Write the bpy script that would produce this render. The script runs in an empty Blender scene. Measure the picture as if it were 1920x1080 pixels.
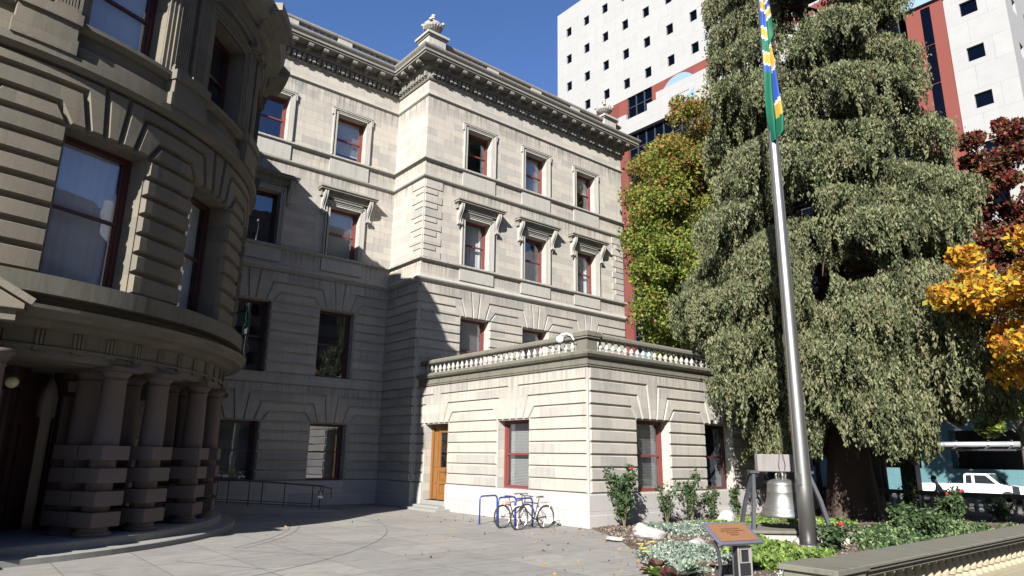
import bpy, bmesh, math, random
import numpy as np
from mathutils import Vector, Matrix
random.seed(7); RNG=np.random.default_rng(11)
S=bpy.context.scene; COL=S.collection
R=math.radians; PI=math.pi
sin=math.sin; cos=math.cos
# ---------------- camera
yaw,pitch,roll=0.6913,0.2458,0.0143
CAM=Vector((-15.777,-25.654,2.1))
fwd=Vector((sin(yaw)*cos(pitch),cos(yaw)*cos(pitch),sin(pitch)))
rt=Vector((cos(yaw),-sin(yaw),0)); up=rt.cross(fwd)
r2=rt*cos(roll)+up*sin(roll); u2=-rt*sin(roll)+up*cos(roll)
cd=bpy.data.cameras.new('camera'); cam=bpy.data.objects.new('camera',cd); COL.objects.link(cam)
m=Matrix((r2,u2,-fwd)).transposed().to_4x4(); m.translation=CAM; cam.matrix_world=m
cd.sensor_width=36; cd.lens=36*1265.98/1920; cd.clip_end=2000; cd.clip_start=.05
S.camera=cam
# ---------------- world, sun, exposure
W=bpy.data.worlds.new("World"); S.world=W; W.use_nodes=True
nt=W.node_tree; nt.nodes.clear()
sk=nt.nodes.new('ShaderNodeTexSky'); sk.sky_type='NISHITA'; sk.sun_disc=False
sk.sun_elevation=R(31); sk.sun_rotation=R(239); sk.air_density=1.0; sk.dust_density=.15; sk.ozone_density=3.2; sk.altitude=200
bg=nt.nodes.new('ShaderNodeBackground'); bg.inputs[1].default_value=.055
ow=nt.nodes.new('ShaderNodeOutputWorld'); hs=nt.nodes.new('ShaderNodeHueSaturation'); hs.inputs['Saturation'].default_value=1.14; hs.inputs['Value'].default_value=1.0; hs.inputs['Hue'].default_value=.511
nt.links.new(sk.outputs[0],hs.inputs['Color']); nt.links.new(hs.outputs[0],bg.inputs[0]); nt.links.new(bg.outputs[0],ow.inputs[0])
SUNDIR=Vector((.857,.515,-.6)).normalized()
sl=bpy.data.lights.new('sun','SUN'); sl.energy=5; sl.angle=R(.5); sl.color=(1,.97,.925)
so=bpy.data.objects.new('sun',sl); COL.objects.link(so); so.rotation_euler=SUNDIR.to_track_quat('-Z','Y').to_euler(); so.location=(-40,-30,40)
S.view_settings.view_transform='Standard'; S.view_settings.look='None'; S.view_settings.exposure=1.68; S.view_settings.gamma=1
S.render.engine='CYCLES'; S.render.resolution_x=1024; S.render.resolution_y=576
S.cycles.max_bounces=6; S.cycles.diffuse_bounces=2; S.cycles.transparent_max_bounces=12
# ---------------- materials
def newmat(n):
    m=bpy.data.materials.new(n); m.use_nodes=True; t=m.node_tree; b=t.nodes['Principled BSDF']; return m,t,b
def N(t,k,**kw):
    n=t.nodes.new(k)
    for a,v in kw.items(): setattr(n,a,v)
    return n
def mixc(t,f,a,b,bt='MIX'):
    n=N(t,'ShaderNodeMix',data_type='RGBA',blend_type=bt)
    for i,v in ((0,f),(6,a),(7,b)):
        if hasattr(v,'is_linked') or isinstance(v,bpy.types.NodeSocket): t.links.new(v,n.inputs[i])
        else: n.inputs[i].default_value=v if i==0 else (*v,1)
    return n.outputs[2]
def noise(t,vec,scale,detail=4,rough=.6,dist=0):
    n=N(t,'ShaderNodeTexNoise'); n.inputs['Scale'].default_value=scale; n.inputs['Detail'].default_value=detail
    n.inputs['Roughness'].default_value=rough; n.inputs['Distortion'].default_value=dist
    if vec is not None: t.links.new(vec,n.inputs['Vector'])
    return n.outputs['Fac']
def ramp(t,fac,a,b,ca=(0,0,0),cb=(1,1,1)):
    n=N(t,'ShaderNodeValToRGB'); n.color_ramp.elements[0].position=a; n.color_ramp.elements[1].position=b
    n.color_ramp.elements[0].color=(*ca,1); n.color_ramp.elements[1].color=(*cb,1)
    t.links.new(fac,n.inputs[0]); return n.outputs[0]
def mapping(t,vec,scale):
    n=N(t,'ShaderNodeMapping'); n.inputs['Scale'].default_value=scale; t.links.new(vec,n.inputs['Vector']); return n.outputs[0]
def bump(t,b,h,strength=.3,dist=.02):
    n=N(t,'ShaderNodeBump'); n.inputs['Strength'].default_value=strength; n.inputs['Distance'].default_value=dist
    t.links.new(h,n.inputs['Height']); t.links.new(n.outputs[0],b.inputs['Normal'])
def plain(name,col,rough=.6,metal=0,var=.12,sc=6,spec=.5):
    m,t,b=newmat(name); g=N(t,'ShaderNodeNewGeometry')
    f=noise(t,g.outputs['Position'],sc)
    c=mixc(t,f,tuple(x*(1-var) for x in col),tuple(min(1,x*(1+var)) for x in col))
    t.links.new(c,b.inputs['Base Color']); b.inputs['Roughness'].default_value=rough; b.inputs['Metallic'].default_value=metal
    b.inputs['Specular IOR Level'].default_value=spec
    return m
def stone(name,col,brick=None,mort=(.6,.58,.55),zoff=0,bv=1.0,stain=.35,fine=.3,dark=(.09,.082,.068),grime=None,bw=1.0):
    m,t,b=newmat(name)
    uv=N(t,'ShaderNodeUVMap').outputs[0]; g=N(t,'ShaderNodeNewGeometry'); pos=g.outputs['Position']
    base=mixc(t,noise(t,pos,1.3,5),tuple(x*.9 for x in col),tuple(x*1.08 for x in col))
    if brick:
        bt=N(t,'ShaderNodeTexBrick'); mo=N(t,'ShaderNodeMapping'); mo.inputs['Location'].default_value=(0,-zoff,0); t.links.new(uv,mo.inputs['Vector']); t.links.new(mo.outputs[0],bt.inputs['Vector'])
        bt.inputs['Color1'].default_value=(1-.24*bv,1-.23*bv,1-.2*bv,1); bt.inputs['Color2'].default_value=(1+.12*bv,1+.08*bv,1+.02*bv,1)
        bt.inputs['Mortar'].default_value=(*mort,1); bt.inputs['Scale'].default_value=1
        bt.inputs['Mortar Size'].default_value=.006; bt.inputs['Bias'].default_value=.25
        bt.inputs['Brick Width'].default_value=bw; bt.inputs['Row Height'].default_value=brick; bt.offset=.43
        base=mixc(t,1.0,base,bt.outputs['Color'],'MULTIPLY')
    # vertical streaks of weathering
    st=noise(t,mapping(t,uv,(2.2,.22,1)),3.0,5,.65)
    base=mixc(t,ramp(t,st,.5,.78,(0,0,0),(stain,)*3),base,dark)
    # blotches
    bl=noise(t,pos,.55,6,.7); base=mixc(t,ramp(t,bl,.52,.75,(0,0,0),(stain*.8,)*3),base,tuple(x*.62 for x in col))
    if grime:  # height bands where rain grime gathers: (z, reach)
        sep=N(t,'ShaderNodeSeparateXYZ'); t.links.new(pos,sep.inputs[0])
        gn=noise(t,mapping(t,uv,(2.6,.12,1)),3.2,5,.7)
        for z,rc in grime:
            mr=N(t,'ShaderNodeMapRange'); t.links.new(sep.outputs[2],mr.inputs[0])
            mr.inputs[1].default_value=z-rc; mr.inputs[2].default_value=z; mr.inputs[3].default_value=0; mr.inputs[4].default_value=1
            lt=N(t,'ShaderNodeMath',operation='LESS_THAN'); t.links.new(sep.outputs[2],lt.inputs[0]); lt.inputs[1].default_value=z+.02
            mu=N(t,'ShaderNodeMath',operation='MULTIPLY'); t.links.new(mr.outputs[0],mu.inputs[0]); t.links.new(lt.outputs[0],mu.inputs[1])
            m2=N(t,'ShaderNodeMath',operation='MULTIPLY'); t.links.new(mu.outputs[0],m2.inputs[0]); t.links.new(ramp(t,gn,.42,.68),m2.inputs[1])
            base=mixc(t,m2.outputs[0],base,dark)
    fn=noise(t,pos,28,6,.7)
    base=mixc(t,fn,base,mixc(t,1.0,base,(.84,.84,.84),'MULTIPLY'))
    t.links.new(base,b.inputs['Base Color']); b.inputs['Roughness'].default_value=.85; b.inputs['Specular IOR Level'].default_value=.25
    bump(t,b,noise(t,pos,45,6,.75),fine,.012)
    return m
def leafmat(name,col,trans=.35):
    m,t,b=newmat(name); b.inputs['Base Color'].default_value=(*col,1); b.inputs['Roughness'].default_value=.55
    b.inputs['Specular IOR Level'].default_value=.12
    tr=N(t,'ShaderNodeBsdfTranslucent'); tr.inputs[0].default_value=(*[min(1,c*1.5) for c in col],1)
    mx=N(t,'ShaderNodeMixShader'); mx.inputs[0].default_value=trans
    t.links.new(b.outputs[0],mx.inputs[1]); t.links.new(tr.outputs[0],mx.inputs[2])
    t.links.new(mx.outputs[0],t.nodes['Material Output'].inputs[0]); return m
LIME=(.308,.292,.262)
M={}
M['ashlar']=stone('ashlar stone',LIME,brick=.345,stain=.32,grime=[(19.25,1.0),(15.9,.9),(14.95,.8),(10.9,.8),(9.9,.5)])
M['rust']=stone('rusticated stone',(.282,.27,.245),brick=.4,zoff=.22,mort=(.8,.78,.75),stain=.42,fine=.5,grime=[(5.32,1.3),(10.1,1.0)],bw=1.25)
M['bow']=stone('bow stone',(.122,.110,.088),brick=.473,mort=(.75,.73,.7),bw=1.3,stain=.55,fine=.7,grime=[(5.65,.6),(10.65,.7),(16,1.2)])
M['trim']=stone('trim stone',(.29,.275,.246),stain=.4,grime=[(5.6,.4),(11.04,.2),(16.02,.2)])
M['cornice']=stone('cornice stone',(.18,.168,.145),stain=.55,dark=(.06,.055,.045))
M['mossy']=stone('lichened coping stone',(.115,.108,.085),stain=.7,dark=(.035,.035,.024),fine=.6)
M['plinth']=stone('plinth granite',(.32,.305,.295),brick=.5,stain=.12,bw=1.7)
M['pink']=stone('pink granite',(.1,.076,.068),stain=.3,fine=.15)
M['pinkblock']=stone('tooled pink granite',(.11,.088,.079),stain=.25,fine=.7)
M['marble_and_shade']=plain('red marble',(.03,.01,.008),.35,var=.5,sc=9)  # marble of the inner columns; on the back wall it paints shade
M['step']=stone('step stone',(.2,.195,.18),stain=.4)
M['redpaint']=plain('oxide red window paint',(.12,.026,.021),.5,var=.15)
M['shadedred']=plain('shaded sash paint',(.045,.012,.011),.5,var=.15)  # the same red paint with shade put into its colour, for unlit windows
M['blind']=plain('blind slats',(.5,.5,.47),.6)
M['dimshade']=plain('dim blind',(.1,.1,.085),.7)
M['curtain']=plain('net curtain',(.48,.48,.49),.8,var=.15,sc=.7)
M['inside']=plain('dark interior',(.02,.02,.022),.9)
M['black']=plain('black metal',(.015,.015,.017),.45,var=.2)
M['iron']=plain('dark grey painted steel',(.03,.032,.037),.5)
M['roof']=plain('flat roof gravel',(.12,.12,.11),.9)
M['wood']=None
def glassmat(name,refl=.16,tint=(.35,.4,.48),gc=(.8,.85,1)):
    m,t,b=newmat(name); t.nodes.remove(b)
    gl=N(t,'ShaderNodeBsdfGlossy'); gl.inputs['Roughness'].default_value=.01; gl.inputs[0].default_value=(*gc,1)
    tr=N(t,'ShaderNodeBsdfTransparent'); tr.inputs[0].default_value=(*tint,1)
    g0=N(t,'ShaderNodeNewGeometry'); dt=N(t,'ShaderNodeVectorMath',operation='DOT_PRODUCT'); t.links.new(g0.outputs['Incoming'],dt.inputs[0]); t.links.new(g0.outputs['Normal'],dt.inputs[1])
    ab=N(t,'ShaderNodeMath',operation='ABSOLUTE'); t.links.new(dt.outputs['Value'],ab.inputs[0]); on=N(t,'ShaderNodeMath',operation='SUBTRACT'); on.inputs[0].default_value=1; t.links.new(ab.outputs[0],on.inputs[1])
    fr=N(t,'ShaderNodeMath',operation='POWER'); t.links.new(on.outputs[0],fr.inputs[0]); fr.inputs[1].default_value=4
    ad=N(t,'ShaderNodeMath',operation='ADD'); t.links.new(fr.outputs[0],ad.inputs[0]); ad.inputs[1].default_value=refl; ad.use_clamp=True
    g=N(t,'ShaderNodeNewGeometry'); nn=noise(t,g.outputs['Position'],1.1,2)
    bp=N(t,'ShaderNodeBump'); bp.inputs['Strength'].default_value=.12; bp.inputs['Distance'].default_value=.02; t.links.new(nn,bp.inputs['Height']); t.links.new(bp.outputs[0],gl.inputs['Normal'])
    mx=N(t,'ShaderNodeMixShader'); t.links.new(ad.outputs[0],mx.inputs[0]); t.links.new(tr.outputs[0],mx.inputs[1]); t.links.new(gl.outputs[0],mx.inputs[2])
    t.links.new(mx.outputs[0],t.nodes['Material Output'].inputs[0]); return m
M['glass']=glassmat('window glass',.17,(.86,.88,.9),(.85,.9,1))
M['glassdark']=glassmat('tower glass',.1,(.05,.06,.08),(.3,.3,.33))
def woodmat():
    m,t,b=newmat('varnished oak'); g=N(t,'ShaderNodeNewGeometry')
    f=noise(t,mapping(t,g.outputs['Position'],(14,14,1.2)),2.5,6,.7)
    c=mixc(t,f,(.07,.026,.007),(.23,.105,.027)); t.links.new(c,b.inputs['Base Color']); b.inputs['Roughness'].default_value=.35; return m
M['wood']=woodmat()
# ---------------- tagging and mesh helpers
def tag(o,label=None,cat=None,group=None,kind=None):
    if label: o['label']=label
    if cat: o['category']=cat
    if group: o['group']=group
    if kind: o['kind']=kind
    return o
def empty(name,loc=(0,0,0),rz=0):
    o=bpy.data.objects.new(name,None); COL.objects.link(o); o.location=loc; o.rotation_euler=(0,0,rz); o.empty_display_size=.3; return o
CX,CY=-17.0,-.75
MAPS={
 'world':lambda u,d,z:(u,d,z),'abs':lambda u,d,z:(u,d,z),
 'pav':lambda u,d,z:(u,-d,z),
 'wing':lambda u,d,z:(u,2.87-d,z),
 'ret':lambda u,d,z:(-d,u,z),
 'end':lambda u,d,z:(14.07+d,u,z),
 'annexL':lambda u,d,z:(.23-d,-u,z),
 'annexF':lambda u,d,z:(u,-10.25-d,z),
 'annexE':lambda u,d,z:(14.6+d,-u,z),
 'bow':lambda u,d,z:(CX+(8.4+d)*sin(u/8.4),CY-(8.4+d)*cos(u/8.4),z),
 'towerF':lambda u,d,z:(40-d,u,z),
 'towerS':lambda u,d,z:(u,-15.4-d,z),
}
class MB:
    def __init__(s): s.v=[]; s.f=[]; s.m=[]
    def quad(s,*p,mi=0):
        n=len(s.v); s.v+=[tuple(q) for q in p]; s.f.append(tuple(range(n,n+len(p)))); s.m.append(mi)
    def mesh(s,vs,fs,mi=0):
        n=len(s.v); s.v+=[tuple(q) for q in vs]; s.f+=[tuple(i+n for i in f) for f in fs]; s.m+=[mi]*len(fs)
    def box(s,a,b,c,d,e,f,mi=0):
        s.mesh([(a,c,e),(b,c,e),(b,d,e),(a,d,e),(a,c,f),(b,c,f),(b,d,f),(a,d,f)],[(0,3,2,1),(4,5,6,7),(0,1,5,4),(1,2,6,5),(2,3,7,6),(3,0,4,7)],mi)
    def obox(s,c,ax,ay,az,mi=0):
        c=Vector(c);ax=Vector(ax);ay=Vector(ay);az=Vector(az)
        vs=[c+ax*i+ay*j+az*k for k in(-1,1) for i,j in((-1,-1),(1,-1),(1,1),(-1,1))]
        s.mesh(vs,[(0,3,2,1),(4,5,6,7),(0,1,5,4),(1,2,6,5),(2,3,7,6),(3,0,4,7)],mi)
    def lathe(s,prof,c=(0,0,0),n=16,mi=0,cap=True):
        vs=[];fs=[]
        for r,z in prof:
            for k in range(n): a=2*PI*k/n; vs.append((c[0]+r*cos(a),c[1]+r*sin(a),c[2]+z))
        for i in range(len(prof)-1):
            for k in range(n): fs.append((i*n+k,i*n+(k+1)%n,(i+1)*n+(k+1)%n,(i+1)*n+k))
        if cap: fs.append(tuple(range(n))[::-1]); fs.append(tuple((len(prof)-1)*n+k for k in range(n)))
        s.mesh(vs,fs,mi)
    def tube(s,path,r,n=8,mi=0,closed=False):
        P=[Vector(p) for p in path]; L=len(P); rs=r if isinstance(r,(list,tuple)) else [r]*L; vs=[];fs=[]
        nx=None
        for i,p in enumerate(P):
            if closed: t=(P[(i+1)%L]-P[i-1])
            else: t=(P[min(i+1,L-1)]-P[max(i-1,0)])
            if t.length<1e-9: t=Vector((0,0,1))
            t.normalize()
            if nx is None: nx=t.orthogonal().normalized()
            else:
                nx=(nx-t*nx.dot(t)); nx=nx.normalized() if nx.length>1e-6 else t.orthogonal().normalized()
            ny=t.cross(nx)
            for k in range(n): a=2*PI*k/n; vs.append(p+(nx*cos(a)+ny*sin(a))*rs[i])
        for i in range(L if closed else L-1):
            j=(i+1)%L
            for k in range(n): fs.append((i*n+k,i*n+(k+1)%n,j*n+(k+1)%n,j*n+k))
        if not closed: fs.append(tuple(range(n))[::-1]); fs.append(tuple((L-1)*n+k for k in range(n)))
        s.mesh(vs,fs,mi)
    def block(s,poly,g=.022,ch=.035,dep=.065,mi=0):
        a=offs(poly,g); b=offs(poly,g+ch); n=len(a)
        if len(b)!=n: return
        vs=[(x,0,z) for x,z in a]+[(x,dep,z) for x,z in b]
        s.mesh(vs,[tuple(n+i for i in range(n))]+[(i,(i+1)%n,n+(i+1)%n,n+i) for i in range(n)],mi)
    def build(s,name,mats,parent=None,mp='world',smooth=False,bis=None,recalc=True,bev=0):
        me=bpy.data.meshes.new(name)
        bm=bmesh.new(); vs=[bm.verts.new(v) for v in s.v]
        for f,mi in zip(s.f,s.m):
            try: fc=bm.faces.new([vs[i] for i in f]); fc.material_index=mi; fc.smooth=smooth
            except ValueError: pass
        if bev: bmesh.ops.bevel(bm,geom=bm.edges[:],offset=bev,segments=1,affect='EDGES',clamp_overlap=True)
        if bis:
            us=[v.co.x for v in bm.verts]; a=math.ceil(min(us)/bis)*bis; b=max(us)
            while a<b:
                bmesh.ops.bisect_plane(bm,geom=bm.verts[:]+bm.edges[:]+bm.faces[:],plane_co=(a,0,0),plane_no=(1,0,0),dist=1e-5); a+=bis
        if mp!='world':
            F=MAPS[mp]
            for v in bm.verts: v.co=F(*v.co)
        if recalc: bmesh.ops.recalc_face_normals(bm,faces=bm.faces[:])
        bm.normal_update()
        uvl=bm.loops.layers.uv.new('UVMap'); cyl=(mp=='bow')
        for f in bm.faces:
            n=f.normal
            for l in f.loops:
                c=l.vert.co
                if abs(n.z)>.7: uv=(c.x,c.y)
                elif cyl: uv=(math.atan2(c.x-CX,-(c.y-CY))*8.4,c.z)
                elif abs(n.x)>abs(n.y): uv=(c.y,c.z)
                else: uv=(c.x,c.z)
                l[uvl].uv=uv
        if mp!='world' and parent:
            off=Vector((0,0,0)); pp=parent
            while pp: off+=pp.location; pp=pp.parent
            for v in bm.verts: v.co-=off
        bm.to_mesh(me); bm.free()
        for q in (mats if isinstance(mats,list) else [mats]): me.materials.append(q)
        o=bpy.data.objects.new(name,me); COL.objects.link(o)
        if parent: o.parent=parent
        return o
def offs(poly,g):
    # inward offset of a simple polygon (any winding)
    A=sum(poly[i][0]*poly[(i+1)%len(poly)][1]-poly[(i+1)%len(poly)][0]*poly[i][1] for i in range(len(poly)))
    P=poly if A>0 else poly[::-1]; n=len(P); out=[]
    for i in range(n):
        p0,p1,p2=P[i-1],P[i],P[(i+1)%n]
        d1=(p1[0]-p0[0],p1[1]-p0[1]); d2=(p2[0]-p1[0],p2[1]-p1[1])
        l1=math.hypot(*d1); l2=math.hypot(*d2)
        n1=(-d1[1]/l1,d1[0]/l1); n2=(-d2[1]/l2,d2[0]/l2)
        k=1+n1[0]*n2[0]+n1[1]*n2[1]; k=max(k,.25)
        out.append((p1[0]+g*(n1[0]+n2[0])/k,p1[1]+g*(n1[1]+n2[1])/k))
    return out
def sweep(mb,path,prof,mi=0,closed=False):
    n=len(path); rows=[]
    for i,p in enumerate(path):
        def nrm(a,b):
            dx,dy=b[0]-a[0],b[1]-a[1]; l=math.hypot(dx,dy); return (dy/l,-dx/l)
        if i==0: m_=nrm(path[0],path[1])
        elif i==n-1: m_=nrm(path[-2],path[-1])
        else:
            a=nrm(path[i-1],p); b=nrm(p,path[i+1]); k=1+a[0]*b[0]+a[1]*b[1]; m_=((a[0]+b[0])/k,(a[1]+b[1])/k)
        rows.append([(p[0]+m_[0]*d,p[1]+m_[1]*d,z) for d,z in prof])
    k=len(prof); vs=[q for r in rows for q in r]
    fs=[(i*k+j,i*k+(j+1)%k,(i+1)*k+(j+1)%k,(i+1)*k+j) for i in range(n-1) for j in range(k)]
    fs+=[tuple(range(k)),tuple((n-1)*k+j for j in range(k))]
    mb.mesh(vs,fs,mi)
def wallface(mb,u0,u1,z0,z1,ops,rev=.38,deep=1.3,mi=0,mi2=1):
    us=sorted({u0,u1,*[o[0] for o in ops],*[o[1] for o in ops]}); zs=sorted({z0,z1,*[o[2] for o in ops],*[o[3] for o in ops]})
    us=[u for u in us if u0<=u<=u1]; zs=[z for z in zs if z0<=z<=z1]
    for a,b in zip(us,us[1:]):
        for c,d in zip(zs,zs[1:]):
            um,zm=(a+b)/2,(c+d)/2
            if any(o[0]<um<o[1] and o[2]<zm<o[3] for o in ops): continue
            mb.quad((a,0,c),(b,0,c),(b,0,d),(a,0,d),mi=mi)
    for a,b,c,d in ops:
        for (p,q) in (((a,c),(b,c)),((b,c),(b,d)),((b,d),(a,d)),((a,d),(a,c))):
            mb.quad((p[0],0,p[1]),(q[0],0,q[1]),(q[0],-rev,q[1]),(p[0],-rev,p[1]),mi=mi)
            mb.quad((p[0],-rev-.002,p[1]),(q[0],-rev-.002,q[1]),(q[0],-deep,q[1]),(p[0],-deep,p[1]),mi=mi2)
        mb.quad((a,-deep,c),(b,-deep,c),(b,-deep,d),(a,-deep,d),mi=mi2)
def courses(u0,u1,zl,head,wins,hw,fan,toplegs,sill):
    """course polygons with flat-arch voussoirs; wins: centres; fan: (bottom offset, top offset) per course above head"""
    out=[]; wins=sorted(wins); j=0
    for za,zb in zip(zl,zl[1:]):
        if zb<=head+.02:
            cuts=[u0]
            if zb>sill+.02:
                for c in wins: cuts+= [c-hw,c+hw]
            cuts.append(u1)
            for a,b in zip(cuts[::2],cuts[1::2]):
                if b-a>.12: out.append([(a,za),(b,za),(b,zb),(a,zb)])
            continue
        last=(zb>=zl[-1]-.01)
        if last and toplegs:
            bo,to=fan[-1]; p=[(u0,za)]
            for c in wins: p+=[(c-to,za),(c-bo,head),(c+bo,head),(c+to,za)]
            p+=[(u1,za),(u1,zb),(u0,zb)]; out.append(p); continue
        f=fan[j]; fp=fan[j-1] if j else None; E=[None]+wins+[None]
        for cl,cr in zip(E,E[1:]):
            p=[]
            if cl is None: left_b=[(u0,za)]; left_t=[(u0,zb)]
            else:
                left_b=[(cl+fp[0],head),(cl+fp[1],za)] if j else [(cl+f[0],za)]
                left_t=[(cl+f[1],zb)]+([(cl+f[0],head)] if j else [])
            if cr is None: right_b=[(u1,za)]; right_t=[(u1,zb)]
            else:
                right_b=[(cr-fp[1],za),(cr-fp[0],head)] if j else [(cr-f[0],za)]
                right_t=([(cr-f[0],head)] if j else [])+[(cr-f[1],zb)]
            p=left_b+right_b+right_t+left_t
            if (right_t[-1][0]-left_t[0][0])>.15: out.append(p)
        if last and not toplegs:
            bo,to=fan[-1]
            for c in wins: out.append([(c-bo,head),(c+bo,head),(c+to,zb),(c-to,zb)])
        j+=1
    return out
# ================= CITY HALL
hall=tag(empty('civic_hall',(0,0,0)),'old limestone civic building with curved colonnaded bow, bracketed cornice and one storey terrace wing','building')
W_=14.07; WX0=-10.2
J1=[1.02,1.42,1.82,2.22,2.62,3.02,3.42,3.82,4.22,4.62,5.03]; H1=3.42
F1=[(.88,1.17),(.57,.84),(.18,.32)]
J2=[5.46,5.92,6.35,6.81,7.23,7.65,8.06,8.5,8.92,9.36,9.86]; H2=8.5
F2=[(.86,1.2),(.58,.85),(.14,.27)]
PW=[3.17,7.03,10.9]; WW=[-2.55,-6.5]
def wins_ops(cs,hw,a,b): return [(c-hw,c+hw,a,b) for c in cs]
def make_window(mp,c,w,z0,z1,d0=-.42,paint='redpaint',cover=None,cov=(0,1),half=True,fr=.1,name='window',parent=None,label=None):
    parent=parent or hall
    mb=MB(); a,b=c-w/2,c+w/2
    for x0,x1,y0,y1 in ((a,a+fr,z0,z1),(b-fr,b,z0,z1),(a+fr,b-fr,z0,z0+fr*.9),(a+fr,b-fr,z1-fr,z1)): mb.box(x0,x1,d0-.08,d0+.04,y0,y1)
    zm=(z0+z1)/2
    for x0,x1,y0,y1 in ((a+fr,a+fr+.05,z0+fr,z1-fr),(b-fr-.05,b-fr,z0+fr,z1-fr)): mb.box(x0,x1,d0-.06,d0,y0,y1)
    if half: mb.box(a+fr,b-fr,d0-.07,d0+.02,zm-.035,zm+.035)
    o=mb.build(name,M[paint],parent,mp)
    if label: o['label']=label
    g=MB(); g.quad((a+fr,d0-.04,z0+fr*.8),(b-fr,d0-.04,z0+fr*.8),(b-fr,d0-.04,z1-fr),(a+fr,d0-.04,z1-fr)); g.build('pane',M['glass'],o,mp)
    zt=z1-.1; zb=z0+(z1-z0)*cov[0]
    if cover=='blind':
        k=MB(); z=zb+.05
        while z<zt:
            k.quad((a+fr+.04,d0-.17,z),(b-fr-.04,d0-.17,z),(b-fr-.04,d0-.14,z+.045),(a+fr+.04,d0-.14,z+.045)); z+=.052
        k.box(a+fr+.04,b-fr-.04,d0-.18,d0-.13,zb,zb+.035); k.build('blind',M['blind'],o,mp)
    elif cover in ('shade','dim'):
        k=MB(); k.box(a+fr+.04,b-fr-.04,d0-.16,d0-.15,zb,zt); k.build('shade',M['blind' if cover=='shade' else 'dimshade'],o,mp)
    elif cover=='curtain':
        k=MB(); n=40; pts=[(a+fr+.03+(w-2*fr-.06)*i/n, d0-.2+.007*sin(i*1.1+c)+.01*sin(i*.37)) for i in range(n+1)]
        for p,q in zip(pts,pts[1:]): k.quad((p[0],p[1],zb),(q[0],q[1],zb),(q[0],q[1],zt),(p[0],p[1],zt))
        k.build('curtain',M['curtain'],o,mp,smooth=True)
    return o
def surround(mp,c,z0,z1,hood):
    mb=MB(); hw=.79; a,b=c-hw,c+hw; wd=.21
    for i,(o1,o2,dp) in enumerate(((0,wd,.075),(0,wd*.62,.045))):
        mb.box(a-o2,a,0,dp if i==0 else dp,z0,z1+(o2 if not hood else 0)) if i==0 else None
    # jambs with two fasciae and a raised outer bead
    for s in (-1,1):
        x=c+s*hw
        def bx(o1,o2,dp,za,zb):
            mb.box(min(x+s*o1,x+s*o2),max(x+s*o1,x+s*o2),-.02,dp,za,zb)
        bx(0,.09,.05,z0,z1); bx(.09,.16,.075,z0,z1+.09); bx(.16,.22,.11,z0,z1+.22)
        if not hood: bx(.2201,.30,.10,z1-.12,z1+.25)
    mb.box(a,b,-.02,.05,z1,z1+.09); mb.box(a-.09,b+.09,-.02,.075,z1+.09,z1+.16); mb.box(a-.16,b+.16,-.02,.11,z1+.16,z1+.23)
    if not hood: mb.box(a-.3,b+.3,-.02,.13,z1+.23,z1+.27)
    s_=mb.build('window_surround',M['trim'],hall,mp)
    if hood:
        h=MB(); zt=z1+.76; L=1.48
        h.box(c-L+.12,c+L-.12,-.02,.2,zt-.42,zt-.2); h.box(c-L+.1,c+L-.1,-.02,.3,zt-.2,zt-.14); h.box(c-L+.03,c+L-.03,-.02,.42,zt-.14,zt-.05); h.box(c-L,c+L,-.02,.47,zt-.05,zt)
        h.box(c-hw-.02,c+hw+.02,-.02,.16,z1+.235,z1+.34)
        ho=h.build('window_hood',M['cornice'],hall,mp)
        for s in (-1,1):
            k=MB(); x=c+s*(hw+.37); pr=[]
            # scroll console, side profile
            for t in range(13):
                q=t/12; pr.append((.30*(1-q)**1.2+.09+.05*sin(q*PI*2.2), zt-.2-q*1.0))
            pts=[(0,zt-.2)]+pr+[(0,zt-1.2)]
            w2=.1; n=len(pts)
            k.mesh([(x-w2,p[0],p[1]) for p in pts]+[(x+w2,p[0],p[1]) for p in pts],[tuple(range(n)),tuple(range(n,2*n))]+[(i,(i+1)%n,n+(i+1)%n,n+i) for i in range(n)])
            for e in (-.05,.05): k.tube([(x+e,p[0]+.005,p[1]) for p in pr],.022,5)
            k.tube([(x-.13,.12,zt-1.16),(x+.13,.12,zt-1.16)],.075,8); k.tube([(x,.09,zt-1.2),(x,.07,zt-1.36)],[.06,.015],6)
            k.build('bracket',M['trim'],ho,mp)
    return s_
def rust(mp,name,u0,u1,zl,head,cs,hw,fan,leg,sill,mat='rust',g=.022,ch=.03,dep=.06,bis=None,parent=None):
    mb=MB()
    for p in courses(u0,u1,zl,head,cs,hw,fan,leg,sill): mb.block(p,g,ch,dep)
    return mb.build(name,M[mat],parent or hall,mp,bis=bis)
# --- wall sheets
def mainwall(mp,u0,u1,cs):
    mb=MB(); ops=wins_ops(cs,.86,1.02,H1)+wins_ops(cs,.85,5.46,H2)+wins_ops(cs,.79,11.04,13.48)+wins_ops(cs,.79,16.02,18.25)
    wallface(mb,u0,u1,-.3,20.3,ops,rev=.5)
    return mb.build('wall',[M['ashlar'],M['inside']],hall,mp)
mainwall('wing',WX0,0,WW); mainwall('pav',0,W_,PW); mainwall('ret',0,2.87,[]); mainwall('end',0,14,[3.5,8])
for mp,u0,u1,cs in (('wing',WX0,-.03,WW),('pav',.03,W_-.03,PW),('ret',.03,2.84,[]),('end',.03,14,[3.5,8])):
    if mp!='pav' or True:
        rust(mp,'ground_storey_stonework',u0,u1,J1,H1,cs,.86,F1,True,1.02)
    rust(mp,'upper_ground_stonework',u0,u1,J2,H2,cs,.85,F2,False,5.46)
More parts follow.
